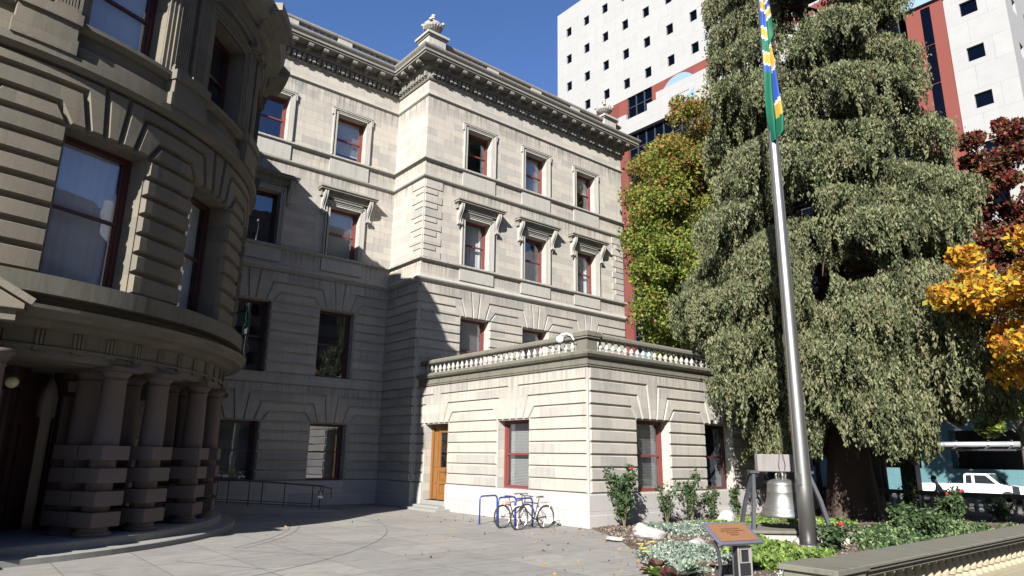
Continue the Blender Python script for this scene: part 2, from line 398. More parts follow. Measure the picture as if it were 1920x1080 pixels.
# windows of main walls
cov={('pav',0):('curtain',(.0,1)),('pav',1):(None,(0,1)),('pav',2):('blind',(.5,1))}
make_window('wing',WW[0],1.72,1.02,H1,cover='dim',paint='shadedred'); make_window('wing',WW[1],1.72,1.02,H1,cover='dim',paint='shadedred')
for c in WW: make_window('wing',c,1.7,5.46,H2,paint='shadedred',cover=None)
make_window('pav',PW[0],1.7,5.46,H2,cover='blind',cov=(.05,1)); make_window('pav',PW[1],1.7,5.46,H2,cover='blind'); make_window('pav',PW[2],1.7,5.46,H2)
PNC=[('curtain',(0,1)),(None,(0,1)),('curtain',(.0,.5))]
for i,c in enumerate(PW):
    make_window('pav',c,1.58,11.04,13.48,cover=PNC[i][0],cov=PNC[i][1]); surround('pav',c,11.04,13.48,True)
    make_window('pav',c,1.58,16.02,18.25,cover=[None,'blind','blind'][i],cov=[(0,1),(.0,1),(.55,1)][i]); surround('pav',c,16.02,18.25,False)
for i,c in enumerate(WW):
    make_window('wing',c,1.58,11.04,13.48,cover=['blind',None][i],paint=['redpaint','shadedred'][i]); surround('wing',c,11.04,13.48,True)
    make_window('wing',c,1.58,16.02,18.25,cover=['blind',None][i],cov=(.2,1)); surround('wing',c,16.02,18.25,False)
for c in (3.5,8):
    for a,b,w in ((1.02,H1,1.72),(5.46,H2,1.7),(11.04,13.48,1.58),(16.02,18.25,1.58)): make_window('end',c,w,a,b)
# pedestal panels under the upper windows
mb=MB()
for cs,mp in ((PW,'pav'),(WW,'wing')):
    for c in cs:
        for a,b in ((9.98+.3,10.86),(15.12,15.86)): m2=MB(); m2.box(c-1.02,c+1.02,-.02,.07,a,b); m2.build('apron_panel',M['trim'],hall,mp)
# quoins at the pavilion corners
def quoins(mp,x,s):
    zs=[11.04,11.41,11.68,12.09,12.40,12.77,13.04,13.46,13.75,14.17,14.47,14.92]
    mb=MB()
    for i,(a,b) in enumerate(zip(zs,zs[1:])):
        L=1.04 if i%2==0 else .76
        p=[(x+s*.035,a),(x+s*L,a),(x+s*L,b),(x+s*.035,b)]; mb.block(p,.012,.02,.035)
    mb.build('quoins',M['rust'],hall,mp)
quoins('pav',0,1); quoins('pav',W_,-1); quoins('ret',0,1); quoins('end',0,1)
# --- string courses and cornice swept round wing, return, pavilion
PATH=[(WX0,2.87),(0,2.87),(0,0),(W_,0),(W_,14)]
def strc(name,prof,mat='trim',path=PATH,parent=None):
    mb=MB(); sweep(mb,path,prof); return mb.build(name,M[mat],parent or hall)
strc('plinth',[(-.1,-.3),(.09,-.3),(.09,.38),(.075,.4),(.075,.98),(.05,1.02),(-.1,1.02)],'plinth')
strc('string_course',[(-.1,5.035),(.07,5.045),(.07,5.12),(.045,5.13),(.045,5.44),(.02,5.455),(-.1,5.455)])
strc('string_course',[(-.1,9.87),(.03,9.875),(.07,9.93),(.13,9.96),(.17,10.02),(.17,10.08),(.06,10.16),(.05,10.22),(-.1,10.23)])
strc('sill_course',[(-.1,10.86),(.05,10.87),(.1,10.91),(.15,10.93),(.15,11.0),(.1,11.035),(-.1,11.035)])
strc('string_course',[(-.1,14.93),(.03,14.94),(.1,14.99),(.13,15.04),(.13,15.08),(.04,15.12),(-.1,15.13)])
strc('sill_course',[(-.1,15.84),(.05,15.85),(.1,15.89),(.15,15.91),(.15,15.97),(.1,16.015),(-.1,16.015)])
strc('string_course',[(-.1,19.26),(.03,19.27),(.07,19.31),(.09,19.33),(.09,19.38),(.02,19.44),(-.1,19.45)])
cor=MB(); DZ=0
sweep(cor,PATH,[(-.1,20.12),(.06,20.14),(.1,20.2),(.1,20.27),(.04,20.29),(.04,20.62),(.2,20.66),(.26,20.7),(.26,20.98),(.76,21.0),(.76,21.09),(.82,21.1),(.82,21.2),(.9,21.3),(.93,21.36),(.93,21.42),(-.3,21.5)])
def along(path,sp,f,inset=(0,0)):
    for (a,b) in zip(path,path[1:]):
        L=math.hypot(b[0]-a[0],b[1]-a[1]); d=((b[0]-a[0])/L,(b[1]-a[1])/L); n=(d[1],-d[0]); k=max(1,round(L/sp))
        for i in range(k): 
            t=(i+.5)*L/k; f((a[0]+d[0]*t,a[1]+d[1]*t),d,n)
def dentil(p,d,n):
    cor.obox((p[0]+n[0]*.14,p[1]+n[1]*.14,20.45),(d[0]*.075,d[1]*.075,0),(n[0]*.1,n[1]*.1,0),(0,0,.13))
    cor.obox((p[0]+n[0]*.1,p[1]+n[1]*.1,20.3),(d[0]*.05,d[1]*.05,0),(n[0]*.05,n[1]*.05,0),(0,0,.035))
def modil(p,d,n):
    cor.obox((p[0]+n[0]*.49,p[1]+n[1]*.49,20.91),(d[0]*.115,d[1]*.115,0),(n[0]*.23,n[1]*.23,0),(0,0,.07))
    cor.obox((p[0]+n[0]*.36,p[1]+n[1]*.36,20.80),(d[0]*.1,d[1]*.1,0),(n[0]*.1,n[1]*.1,0),(0,0,.05))
    cor.obox((p[0]+n[0]*.70,p[1]+n[1]*.70,20.84),(d[0]*.115,d[1]*.115,0),(n[0]*.02,n[1]*.02,0),(0,0,.03))
PO=[(WX0,2.87),(-.25,2.87),(-.25,2.87-.25)]
along([(WX0,2.87),(0,2.87)],.25,dentil); along([(0,2.87),(0,0)],.25,dentil); along([(0,0),(W_,0)],.25,dentil); along([(W_,0),(W_,14)],.25,dentil)
along([(WX0,2.87),(-.3,2.87)],.76,modil); along([(0,2.6),(0,-.3)],.76,modil); along([(-.3,0),(W_+.3,0)],.76,modil); along([(W_,0),(W_,14)],.76,modil)
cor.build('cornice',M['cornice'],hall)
# --- roof balustrade (only its top shows over the cornice)
def bal_profile(h): return [(.07,0),(.07,.06*h/.5),(.05,.08*h/.5),(.085,.17*h/.5),(.08,.22*h/.5),(.04,.36*h/.5),(.035,.41*h/.5),(.06,.43*h/.5),(.06,.46*h/.5),(.072,.465*h/.5),(.072,h)]
_b=MB(); _b.lathe(bal_profile(.62),n=10); proto_rb=_b.build('baluster',M['trim'],None,smooth=False); proto_rb.parent=None
def inst(proto,parent,loc):
    o=proto.copy(); COL.objects.link(o); o.parent=parent; o.location=loc; return o
RB=[(WX0,2.95),(.1,2.95),(.1,.1),(W_-.1,.1),(W_-.1,14)]
mb=MB(); sweep(mb,RB,[(-.16,21.4),(.16,21.4),(.16,21.62),(.1,21.66),(-.16,21.66)]); sweep(mb,RB,[(-.14,22.26),(.16,22.26),(.19,22.32),(.19,22.4),(.12,22.46),(-.16,22.46)])
for (a,b,ax) in ((WX0,.1,'w'),(.1,W_-.1,'p')):
    pass
rb=mb.build('roof_balustrade',M['cornice'],hall)
cnt=0
def rbal(x,y):
    inst(proto_rb,rb,(x,y,21.65))
for x in (-8.6,-6.1,-3.3): peds=MB(); peds.box(x-.38,x+.38,2.8,3.1,21.64,22.27); peds.build('balustrade_pier',M['trim'],rb)
for x in (3.9,7.0,10.1): peds=MB(); peds.box(x-.38,x+.38,-.05,.25,21.64,22.27); peds.build('balustrade_pier',M['trim'],rb)
x=-9.4
while x<-.2:
    if min(abs(x-q) for q in (-8.6,-6.1,-3.3))>.5: rbal(x,2.95)
    x+=.34
x=1.2
while x<13.0:
    if min(abs(x-q) for q in (3.9,7.0,10.1))>.5: rbal(x,.1)
    x+=.34
proto_rb.parent=rb; proto_rb.location=(-9.74,2.95,21.65)
# corner pedestals and urns
for (x,y,nm) in ((.22,.12,0),(12.98,.12,1)):
    p=MB(); p.box(x-.5,x+.5,y-.32,y+.68,21.42,22.42); p.box(x-.56,x+.56,y-.38,y+.74,22.42,22.5); p.box(x-.64,x+.64,y-.46,y+.82,22.5,22.62); p.box(x-.5,x+.5,y-.32,y+.68,22.62,22.72)
    p.box(x-.3,x+.3,y-.335,y-.31,22.0,22.3)
    po=p.build('urn_pedestal',M['trim'],hall)
    k=MB(); k.lathe([(.26,0),(.26,.05),(.14,.1),(.11,.2),(.17,.24),(.17,.28),(.32,.36),(.46,.5),(.5,.62),(.46,.68),(.47,.72),(.38,.76),(.26,.8),(.12,.84),(.09,.9),(.07,1.05),(.12,1.08),(.12,1.13),(.1,1.15),(.13,1.22),(.08,1.32),(.02,1.36)],(x,y+.18,22.72),20)
    for q in range(20):
        a=2*PI*q/20; k.tube([(x+r*cos(a),y+.18+r*sin(a),22.72+z) for r,z in ((.2,.29),(.34,.37),(.47,.5),(.5,.6))],[.02,.03,.035,.02],4)
    for a in (PI*.25,PI*.75,PI*1.25,PI*1.75):
        c_=(x+.52*cos(a),y+.18+.52*sin(a),23.44); k.lathe([(.02,-.1),(.09,-.05),(.1,.03),(.05,.09),(.01,.1)],c_,8)
    k.build('urn',M['trim'],hall)
mb=MB(); mb.mesh([(WX0,2.9,21.45),(0.05,2.9,21.45),(.05,.05,21.45),(W_-.05,.05,21.45),(W_-.05,14,21.45),(WX0,14,21.45)],[(0,1,2,3,4,5)]); mb.build('roof',M['roof'],hall)
# ================= TERRACE WING (one storey)
AW=[-0,]; AE=14.6
mbw=MB(); wallface(mbw,.0,10.25,-.3,5.35,[(.64,2.36,.36,H1),(5.62,7.38,1.02,H1)],rev=.5); mbw.build('terrace_wall',[M['ashlar'],M['inside']],hall,'annexL')
AFC=[3.45,7.4,11.3]
mbw=MB(); wallface(mbw,.23,AE,-.3,5.35,wins_ops(AFC,.88,1.02,H1),rev=.5); mbw.build('terrace_wall',[M['ashlar'],M['inside']],hall,'annexF')
mbw=MB(); wallface(mbw,0,10.25,-.3,5.35,[(5.6,7.4,1.02,H1)],rev=.5); mbw.build('terrace_wall',[M['ashlar'],M['inside']],hall,'annexE')
rust('annexL','terrace_stonework',.0,10.22,J1,H1,[1.5,6.5],.88,F1,True,1.02)
rust('annexF','terrace_stonework',.26,AE-.03,J1,H1,AFC,.88,F1,True,1.02)
rust('annexE','terrace_stonework',.03,10.22,J1,H1,[6.5],.88,F1,True,1.02)
APATH=[(.23,0),(.23,-10.25),(AE,-10.25),(AE,0)]
pm=[(-.1,-.3),(.09,-.3),(.09,.36),(.08,.38),(.08,.98),(.055,1.02),(-.1,1.02)]
mb=MB(); sweep(mb,[(.23,-2.37),(.23,-10.25),(AE,-10.25),(AE,0)],pm); sweep(mb,[(.23,0),(.23,-.63)],pm); mb.build('terrace_plinth',M['plinth'],hall)
mb=MB(); sweep(mb,APATH,[(-.1,5.035),(.06,5.045),(.06,5.1),(.085,5.11),(.085,5.16),(.05,5.18),(.05,5.32),(.14,5.36),(.2,5.44),(.2,5.52),(.12,5.57),(-.35,5.6)]); mb.build('terrace_cornice',M['mossy'],hall)
mb=MB(); mb.quad((.3,0,5.58),(.3,-10.1,5.58),(AE-.1,-10.1,5.58),(AE-.1,0,5.58)); mb.build('terrace_floor',M['roof'],hall)
BP=[(.33,-.05),(.33,-10.15),(AE-.1,-10.15),(AE-.1,0)]
mb=MB(); sweep(mb,BP,[(-.16,5.98),(.13,5.98),(.16,6.02),(.16,6.1),(.1,6.17),(-.16,6.17)]); mb.box(.2,.68,-10.28,-9.8,5.58,5.98); mb.box(.13,.75,-10.35,-9.73,5.98,6.05); mb.box(.1,.78,-10.38,-9.7,6.05,6.2)
tb=mb.build('terrace_balustrade',M['mossy'],hall)
_b=MB(); _b.lathe(bal_profile(.42),n=12); ptb=_b.build('baluster',M['trim'],tb); ptb.location=(.33,-.5,5.57)
y=-.82
while y>-9.65: inst(ptb,tb,(.33,y,5.57)); y-=.32
x=.95; k=0
while x<9.5: inst(ptb,tb,(x,-10.15,5.57)); x+=.32
far=MB()
while x<14.2: far.lathe(bal_profile(.42),(x,-10.15,5.57),8); x+=.32
far.build('far_balusters',M['trim'],tb)['kind']='stuff'
make_window('annexL',6.5,1.76,1.02,H1,d0=-.36,cover='blind',cov=(.0,1),fr=.12); 
make_window('annexF',AFC[0],1.76,1.02,H1,d0=-.36,cover='blind',cov=(.03,1),fr=.12)
for c in AFC[1:]: make_window('annexF',c,1.76,1.02,H1,d0=-.36,paint='shadedred')
make_window('annexE',6.5,1.76,1.02,H1,d0=-.36)
# oak side door
mb=MB(); a,b,z0,z1=.64,2.36,.36,3.42; D=-.42
mb.box(a,a+.14,D-.1,D+.08,z0,z1); mb.box(b-.14,b,D-.1,D+.08,z0,z1); mb.box(a+.14,b-.14,D-.1,D+.08,z1-.14,z1)
mb.box(a+.14,a+.5,D-.08,D,z0,z1-.14); mb.box(b-.5,b-.14,D-.08,D,z0,z1-.14)
for q in ((z0+.05,z0+.55),(z0+.65,z0+1.2),(z0+1.3,z1-.3)):
    for s,e in ((a+.2,a+.44),(b-.44,b-.2)): mb.box(s,e,D,D+.025,*q)
dr=mb.build('side_door_frame',M['wood'],hall,'annexL')
mb=MB(); l,r_=a+.5,b-.5
mb.box(l,l+.11,D-.04,D+.03,z0,z1-.14); mb.box(r_-.11,r_,D-.04,D+.03,z0,z1-.14)
for z,h in ((z0,.2),(z0+.62,.12),(z0+1.12,.18),(z1-.34,.2)): mb.box(l+.11,r_-.11,D-.04,D+.03,z,z+h)
mb.box(l+.11,r_-.11,D-.03,D-.01,z0+.2,z0+.62); mb.box(l+.11,r_-.11,D-.03,D-.01,z0+.74,z0+1.12); mb.box(l+.17,r_-.17,D-.01,D+.01,z0+.26,z0+.56); mb.box(l+.17,r_-.17,D-.01,D+.01,z0+.8,z0+1.06)
do=mb.build('side_door',M['wood'],hall,'annexL')
g=MB(); g.quad((l+.11,D-.02,z0+1.3),(r_-.11,D-.02,z0+1.3),(r_-.11,D-.02,z1-.34),(l+.11,D-.02,z1-.34)); g.build('pane',M['glass'],do,'annexL')
g=MB(); g.tube([(r_-.06,D+.04,1.35),(r_-.06,D+.09,1.35),(r_-.06,D+.09,1.62),(r_-.06,D+.04,1.62)],.012,6); g.build('handle',M['black'],do,'annexL')
mb=MB(); mb.box(.55,2.45,-.5,.42,-.1,.18); mb.box(.35,2.8,.0,.78,-.1,.09); mb.box(.64,2.36,-.6,.12,.18,.36); mb.build('door_steps',M['step'],hall,'annexL',bev=.012)
# ================= CURVED BOW
def ph(d): return R(d)*8.4
BC=[-48.4,-24.8,-1.2,22.4,46.0,69.6,93.2]
BU=[ph(c) for c in BC]; U0,U1=ph(-115),ph(115); bs=.3
JB=[5.66,6.2,6.68,7.16,7.64,8.11,8.58,9.06,9.5,9.98,10.33]; HB=9.06
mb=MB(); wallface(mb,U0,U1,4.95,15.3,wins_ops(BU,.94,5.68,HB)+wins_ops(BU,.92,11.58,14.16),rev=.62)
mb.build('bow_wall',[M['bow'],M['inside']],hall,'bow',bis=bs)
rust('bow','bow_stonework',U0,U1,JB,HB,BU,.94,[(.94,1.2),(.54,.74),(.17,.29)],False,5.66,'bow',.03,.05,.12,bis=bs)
for i,u in enumerate(BU):
    make_window('bow',u,1.86,5.68,HB,d0=-.5,paint='shadedred',cover='curtain',fr=.13)
    make_window('bow',u,1.82,11.6,14.16,d0=-.5,paint='shadedred',cover='shade' if i!=4 else None,fr=.13)
    s=MB()
    for o1,o2,dp in ((0,.1,.05),(.1,.2,.08),(.2,.28,.12)):
        s.box(u-.92-o2,u-.92-o1,-.02,dp,11.58,14.16+o2); s.box(u+.92+o1,u+.92+o2,-.02,dp,11.58,14.16+o2); s.box(u-.92-o1,u+.92+o1,-.02,dp,14.16+o1,14.16+o2)
    s.build('window_surround',M['bow'],hall,'bow',bis=bs)
def ring(name,prof,mat='bow',a=U0,b=U1):
    mb=MB(); n=len(prof); mb.mesh([(a,d,z) for d,z in prof]+[(b,d,z) for d,z in prof],[(i,(i+1)%n,n+(i+1)%n,n+i) for i in range(n)]); return mb.build(name,M[mat],hall,'bow',bis=bs)
ring('ledge_course',[(-.2,5.22),(.34,5.24),(.35,5.63),(.1,5.67),(-.2,5.67)],'mossy')
ring('string_course',[(-.1,10.34),(.14,10.35),(.2,10.4),(.26,10.44),(.26,10.62),(.16,10.66),(.15,10.95),(.06,11.0),(-.1,11.0)])
ring('sill_course',[(-.1,11.32),(.08,11.34),(.14,11.4),(.2,11.44),(.2,11.54),(.1,11.58),(-.1,11.58)])
ring('architrave',[(-.1,14.75),(.08,14.76),(.08,14.95),(.12,14.96),(.12,15.12),(.2,15.18),(.2,15.24),(-.1,15.24)])
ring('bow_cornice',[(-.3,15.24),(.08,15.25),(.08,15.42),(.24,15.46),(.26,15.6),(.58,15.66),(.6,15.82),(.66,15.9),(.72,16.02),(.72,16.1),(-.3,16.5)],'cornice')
mb=MB(); u=U0+.05
while u<U1: mb.box(u,u+.08,.05,.2,15.46,15.56); u+=.16
mb.build('bow_dentils',M['cornice'],hall,'bow')
mids=[ph(c+11.8) for c in BC[:-1]]+[ph(-60.2)]
for k,u in enumerate(mids):
    s=MB(); s.box(u-.56,u+.56,-.02,.3,10.98,11.34); s.box(u-.6,u+.6,-.02,.36,11.34,11.6); s.box(u-.6,u+.6,-.02,.3,10.62,10.98)
    s.build('pilaster_pedestal',M['bow'],hall,'bow',bis=bs); s=MB()
    s.box(u-.56,u+.56,.0,.3,15.24,15.6); s.box(u-.6,u+.6,.0,.5,15.6,15.9); s.box(u-.72,u+.72,.5,.86,15.655,15.84); s.box(u-.78,u+.78,.5,.98,15.84,16.1)
    s.build('cornice_break',M['cornice'],hall,'bow',bis=bs)
    for e in (-.31,.31):
        q=MB(); q.box(u+e-.26,u+e+.26,.0,.22,11.6,11.72); q.box(u+e-.23,u+e+.23,.0,.19,11.72,11.8)
        q.box(u+e-.2,u+e+.2,-.02,.08,11.8,14.5)
        for j in range(7): q.box(u+e-.2+j*.06,u+e-.2+j*.06+.036,.08,.13,11.8,14.5)
        q.box(u+e-.22,u+e+.22,.0,.18,14.48,14.56); q.box(u+e-.25,u+e+.25,.0,.24,14.56,14.68); q.box(u+e-.28,u+e+.28,.0,.27,14.68,14.76)
        for sx in (-1,1): q.tube([(u+e+sx*.23,.05,14.6),(u+e+sx*.23,.28,14.6)],.09,8)
        q.build('pilaster',M['bow'],hall,'bow')
# portico entablature ring, frieze with triglyphs
ring('portico_entablature',[(-1.4,3.98),(-.12,3.98),(-.12,4.16),(-.06,4.18),(-.06,4.23),(-.12,4.24),(-.12,4.58),(.0,4.62),(.14,4.7),(.38,4.74),(.4,4.82),(.5,4.9),(.52,4.97),(.1,5.05),(-1.4,5.1)],'bow')
t=-112
while t<112:
    u=ph(t); mb=MB()
    for e in (-.085,0,.085): mb.box(u+e-.028,u+e+.028,-.13,-.075,4.25,4.56)
    mb.box(u-.13,u+.13,-.13,-.06,4.14,4.175)
    for e in range(6): mb.box(u-.13+e*.045,u-.13+e*.045+.028,-.13,-.065,4.1,4.14)
    mb.build('triglyph',M['bow'],hall,'bow'); t+=5.2
ring('portico_ceiling',[(-3.2,3.95),(-.5,3.95),(-.5,4.2),(-3.2,4.2)],'bow')
ring('portico_back_wall',[(-3.3,-.1),(-2.9,-.1),(-2.9,4.1),(-3.3,4.1)],'marble_and_shade')  # dark colour stands in for the deep shade inside the portico
# steps: full discs
for nm,rad,z0,z1 in (('portico_step',9.1,-.1,.13),('portico_floor',8.68,.13,.3)):
    mb=MB(); n=160; pts=[(CX+rad*cos(2*PI*k/n),CY+rad*sin(2*PI*k/n)) for k in range(n)]; r2_=rad-.03
    pt2=[(CX+r2_*cos(2*PI*k/n),CY+r2_*sin(2*PI*k/n)) for k in range(n)]
    mb.mesh([(x,y,z0) for x,y in pts]+[(x,y,z1-.02) for x,y in pts]+[(x,y,z1) for x,y in pt2],[(k,(k+1)%n,n+(k+1)%n,n+k) for k in range(n)]+[(n+k,n+(k+1)%n,2*n+(k+1)%n,2*n+k) for k in range(n)]+[tuple(range(2*n,3*n))])
    mb.build(nm,M['step'],hall)
def column(phi,rad):
    a=R(phi); x=CX+rad*sin(a); y=CY-rad*cos(a)
    s=MB(); pr=[(.3,1.0-.7),(.3,2.23)]
    s.lathe([(.27,.46),(.27,2.2),(.265,2.6),(.24,3.66),(.265,3.67),(.265,3.70),(.24,3.71),(.25,3.76),(.33,3.86),(.34,3.88)],(x,y,0),28)
    o=s.build('column',M['pink'],hall,smooth=True)
    for z0,z1 in ((1.92,2.23),(1.43,1.74),(.94,1.25),(.5,.81)):
        k=MB(); k.obox((x,y,(z0+z1)/2),(.36*cos(a),.36*sin(a),0),(-.36*sin(a),.36*cos(a),0),(0,0,(z1-z0)/2)); k.build('block',M['pinkblock'],o,bev=.008)
    k=MB(); k.lathe([(.36,.3),(.37,.34),(.36,.38),(.31,.4),(.3,.5)],(x,y,0),28); k.build('base',M['pink'],o)
    k=MB(); k.obox((x,y,3.93),(.38*cos(a),.38*sin(a),0),(-.38*sin(a),.38*cos(a),0),(0,0,.05)); k.build('abacus',M['pink'],o)
for phi in (31,40.5,54.5,66,79,-31,-40.5,-54.5,-66,17.2):
    if phi==17.2: continue
    column(phi,8.14); column(phi,7.36)
# inner red marble columns and entrance doors in the dark of the portico
for phi in (8,22,36,50,-8):
    a=R(phi); x,y=CX+6.1*sin(a),CY-6.1*cos(a)
    s=MB(); s.lathe([(.3,.3),(.3,.4),(.24,.42),(.22,3.4),(.26,3.45),(.24,3.5),(.34,3.75),(.38,3.8),(.38,3.95)],(x,y,0),20); s.build('inner_column',M['marble_and_shade'],hall,smooth=False)
for phi in (15,29,43,57):
    a=R(phi); u=phi
    k=MB(); k.box(ph(u)-.75,ph(u)+.75,-2.92,-2.86,.3,2.9); k.box(ph(u)-.6,ph(u)-.05,-2.86,-2.84,.45,2.7); k.box(ph(u)+.05,ph(u)+.6,-2.86,-2.84,.45,2.7); k.build('entrance_door',M['shadedred'],hall,'bow')  # door colour is darkened to carry the portico's shade
# gabled entrance porch breaking forward at the left
mb=MB(); x0,x1,y0,y1=-19.2,-14.9,-10.0,-8.0
mb.box(x0+.3,x1-.3,y0+.3,y1,3.98,4.22); mb.box(x0+.32,x1-.32,y0+.32,y1,4.22,4.5); mb.box(x0+.1,x1-.1,y0+.1,y1,4.5,4.72); 
xm=(x0+x1)/2
mb.mesh([(x0,y0,4.72),(x1,y0,4.72),(x1,y0,4.82),(xm,y0,5.98),(x0,y0,4.82),(x0,y1,4.72),(x1,y1,4.72),(x1,y1,4.82),(xm,y1,5.98),(x0,y1,4.82)],[(0,1,2,3,4),(5,9,8,7,6),(0,5,6,1),(1,6,7,2),(2,7,8,3),(3,8,9,4),(4,9,5,0)])
for s in (-1,1):
    e=(xm+s*(x1-xm)); mb.mesh([(e+s*.1,y0-.1,4.8),(xm,y0-.1,6.02),(xm,y0-.1,6.16),(e+s*.16,y0-.1,4.92),(e+s*.1,y1,4.8),(xm,y1,6.02),(xm,y1,6.16),(e+s*.16,y1,4.92)],[(0,1,2,3),(4,7,6,5),(0,4,5,1),(1,5,6,2),(2,6,7,3),(3,7,4,0)])
mb.build('porch_gable',M['bow'],hall)
for sx in (-1,1):
  for (ox,y) in ((.34,-9.45),(1.1,-9.45),(.34,-8.65),(1.1,-8.65)):
    x=xm+sx*(2.15-ox)
    s=MB(); s.lathe([(.29,.46),(.285,2.6),(.255,3.66),(.28,3.67),(.28,3.70),(.255,3.71),(.33,3.86),(.38,3.88),(.38,3.98)],(x,y,0),24); o=s.build('column',M['pink'],hall,smooth=True)
    for z0,z1 in ((1.92,2.23),(1.43,1.74),(.94,1.25),(.5,.81)):
        k=MB(); k.box(x-.37,x+.37,y-.37,y+.37,z0,z1); k.build('block',M['pinkblock'],o,bev=.008)
    k=MB(); k.lathe([(.36,.3),(.37,.34),(.36,.38),(.31,.4),(.3,.5)],(x,y,0),24); k.build('base',M['pink'],o)
  k=MB(); k.box(xm+sx*1.45-.72,xm+sx*1.45+.72,-9.95,-8.2,-.02,.3); k.build('porch_step',M['step'],hall)
def lantern(x,y,z,r,label):
    e=tag(empty('globe_lamp',(x,y,z)),label,'lamp')
    g=MB(); g.lathe([(r*sin(PI*i/12)+.001,-r*cos(PI*i/12)) for i in range(13)],n=20); g.build('globe',M['globe'],e,smooth=True)
    k=MB(); k.tube([(0,0,r*.9),(0,0,3.97-z)],.015,6); k.lathe([(.05,r*.9),(.07,r*.95),(.03,r*1.1)],n=10); k.build('stem',M['black'],e)
    return e
M['globe']=plain('opal glass',(.75,.68,.45),.3)
lantern(-14.7,-7.2,3.55,.13,'cream opal globe lamp hanging beside the leftmost porch column')
lantern(-12.3,-5.1,2.95,.1,'small opal globe lamp hung between the first two clusters of columns')
# ================= GROUND
def groundmat(name,col,tile=None,crack=True):
    m,t,b=newmat(name); g=N(t,'ShaderNodeNewGeometry'); pos=g.outputs['Position']
    base=mixc(t,noise(t,pos,.5,6,.65),tuple(x*.78 for x in col),tuple(x*1.16 for x in col))
    base=mixc(t,ramp(t,noise(t,mapping(t,pos,(1,2.2,1)),1.1,8,.75,1.6),.44,.68,(0,0,0),(.7,.7,.7)),base,tuple(x*.55 for x in col))
    if tile:
        mp=N(t,'ShaderNodeMapping'); mp.inputs['Rotation'].default_value=(0,0,R(0)); t.links.new(pos,mp.inputs['Vector'])
        bt=N(t,'ShaderNodeTexBrick'); t.links.new(mp.outputs[0],bt.inputs['Vector']); bt.offset=0; bt.inputs['Scale'].default_value=1
        bt.inputs['Brick Width'].default_value=tile; bt.inputs['Row Height'].default_value=tile; bt.inputs['Mortar Size'].default_value=.011
        bt.inputs['Color1'].default_value=(.88,.88,.89,1); bt.inputs['Color2'].default_value=(1.08,1.07,1.05,1); bt.inputs['Mortar'].default_value=(.45,.43,.4,1)
        base=mixc(t,1.0,base,bt.outputs['Color'],'MULTIPLY')
    sp=noise(t,pos,60,3,.8); base=mixc(t,ramp(t,sp,.55,.75),base,tuple(x*.6 for x in col))
    t.links.new(base,b.inputs['Base Color']); b.inputs['Roughness'].default_value=.8; b.inputs['Specular IOR Level'].default_value=.35
    bump(t,b,noise(t,pos,22,7,.75),.35,.02); return m
def sheet(name,pts,z,mat,kind='structure'):
    mb=MB(); mb.mesh([(x,y,z) for x,y in pts],[tuple(range(len(pts)))]); o=mb.build(name,mat); o['kind']=kind; return o
GM=groundmat('worn exposed concrete',(.19,.18,.163),1.52)
ASPH=groundmat('asphalt',(.04,.04,.042)); PAV=groundmat('city pavement',(.13,.125,.12),1.0)
sheet('ground',[(-600,-600),(600,-600),(600,600),(-600,600)],-.02,ASPH)
sheet('courtyard',[(-36,-30),(19.2,-30),(19.2,6),(-36,6)],-.004,GM)
# inlaid arc and lines in the courtyard paving
LM=plain('pale joint filler',(.25,.245,.23),.8)
mb=MB()
def inlay(pts,w=.03,z=.001):
    for (a,b) in zip(pts,pts[1:]):
        L=math.hypot(b[0]-a[0],b[1]-a[1]); nx,ny=-(b[1]-a[1])/L*w/2,(b[0]-a[0])/L*w/2
        mb.quad((a[0]+nx,a[1]+ny,z),(b[0]+nx,b[1]+ny,z),(b[0]-nx,b[1]-ny,z),(a[0]-nx,a[1]-ny,z))
inlay([(-9.3,-9.2),(-2.4,-9.9)]); inlay([(-12.6,-13.4),(-5.6,-14.2)]); inlay([(-15.2,-10.3),(-11.6,-12.6)])
inlay([(-8.0,-6.5),(-3.0,-4.6),(.0,-4.0)])
mb.build('paving_lines',LM)['kind']='structure'
DK=plain('dark joint',(.06,.057,.053),.9)
mb=MB()
for rr in (10.7,10.95): inlay([(CX+rr*sin(R(a)),CY-rr*cos(R(a))) for a in range(40,118,3)],.018)
rr=13.5; inlay([(CX+rr*sin(R(a)),CY-rr*cos(R(a))) for a in range(10,110,3)],.018)
for a in range(20,110,9): inlay([(CX+10.95*sin(R(a)),CY-10.95*cos(R(a))),(CX+13.5*sin(R(a)),CY-13.5*cos(R(a)))],.014)
mb.build('paving_joints',DK)['kind']='structure'
# garden bed
def soilmat():
    m,t,b=newmat('bark mulch'); g=N(t,'ShaderNodeNewGeometry'); pos=g.outputs['Position']
    v=N(t,'ShaderNodeTexVoronoi'); v.inputs['Scale'].default_value=26; t.links.new(mapping(t,pos,(1,1.7,1)),v.inputs['Vector'])
    c=mixc(t,v.outputs['Color'],(.045,.028,.02),(.17,.125,.09)); c=mixc(t,ramp(t,noise(t,pos,1.2,5),.4,.65),c,(.035,.022,.016))
    t.links.new(c,b.inputs['Base Color']); b.inputs['Roughness'].default_value=.95
    bump(t,b,v.outputs['Distance'],.9,.04); return m
SOIL=soilmat()
def inbed(x,y): # western kerb curve
    if y>-10.36 or y<-20.6 or x>17.2: return False
    E=[(.2,-10.36),(-.64,-11.8),(-1.7,-13.3),(-3.07,-15),(-4.2,-16.1),(-5.3,-17.3),(-6.1,-19),(-6.3,-20.6)]
    for (a,b) in zip(E,E[1:]):
        if b[1]<=y<=a[1]: return x>a[0]+(b[0]-a[0])*(y-a[1])/(b[1]-a[1])
    return False
EDGE=[(.2,-10.36),(-.64,-11.8),(-1.7,-13.3),(-3.07,-15),(-4.2,-16.1),(-5.3,-17.3),(-6.1,-19),(-6.3,-20.6)]
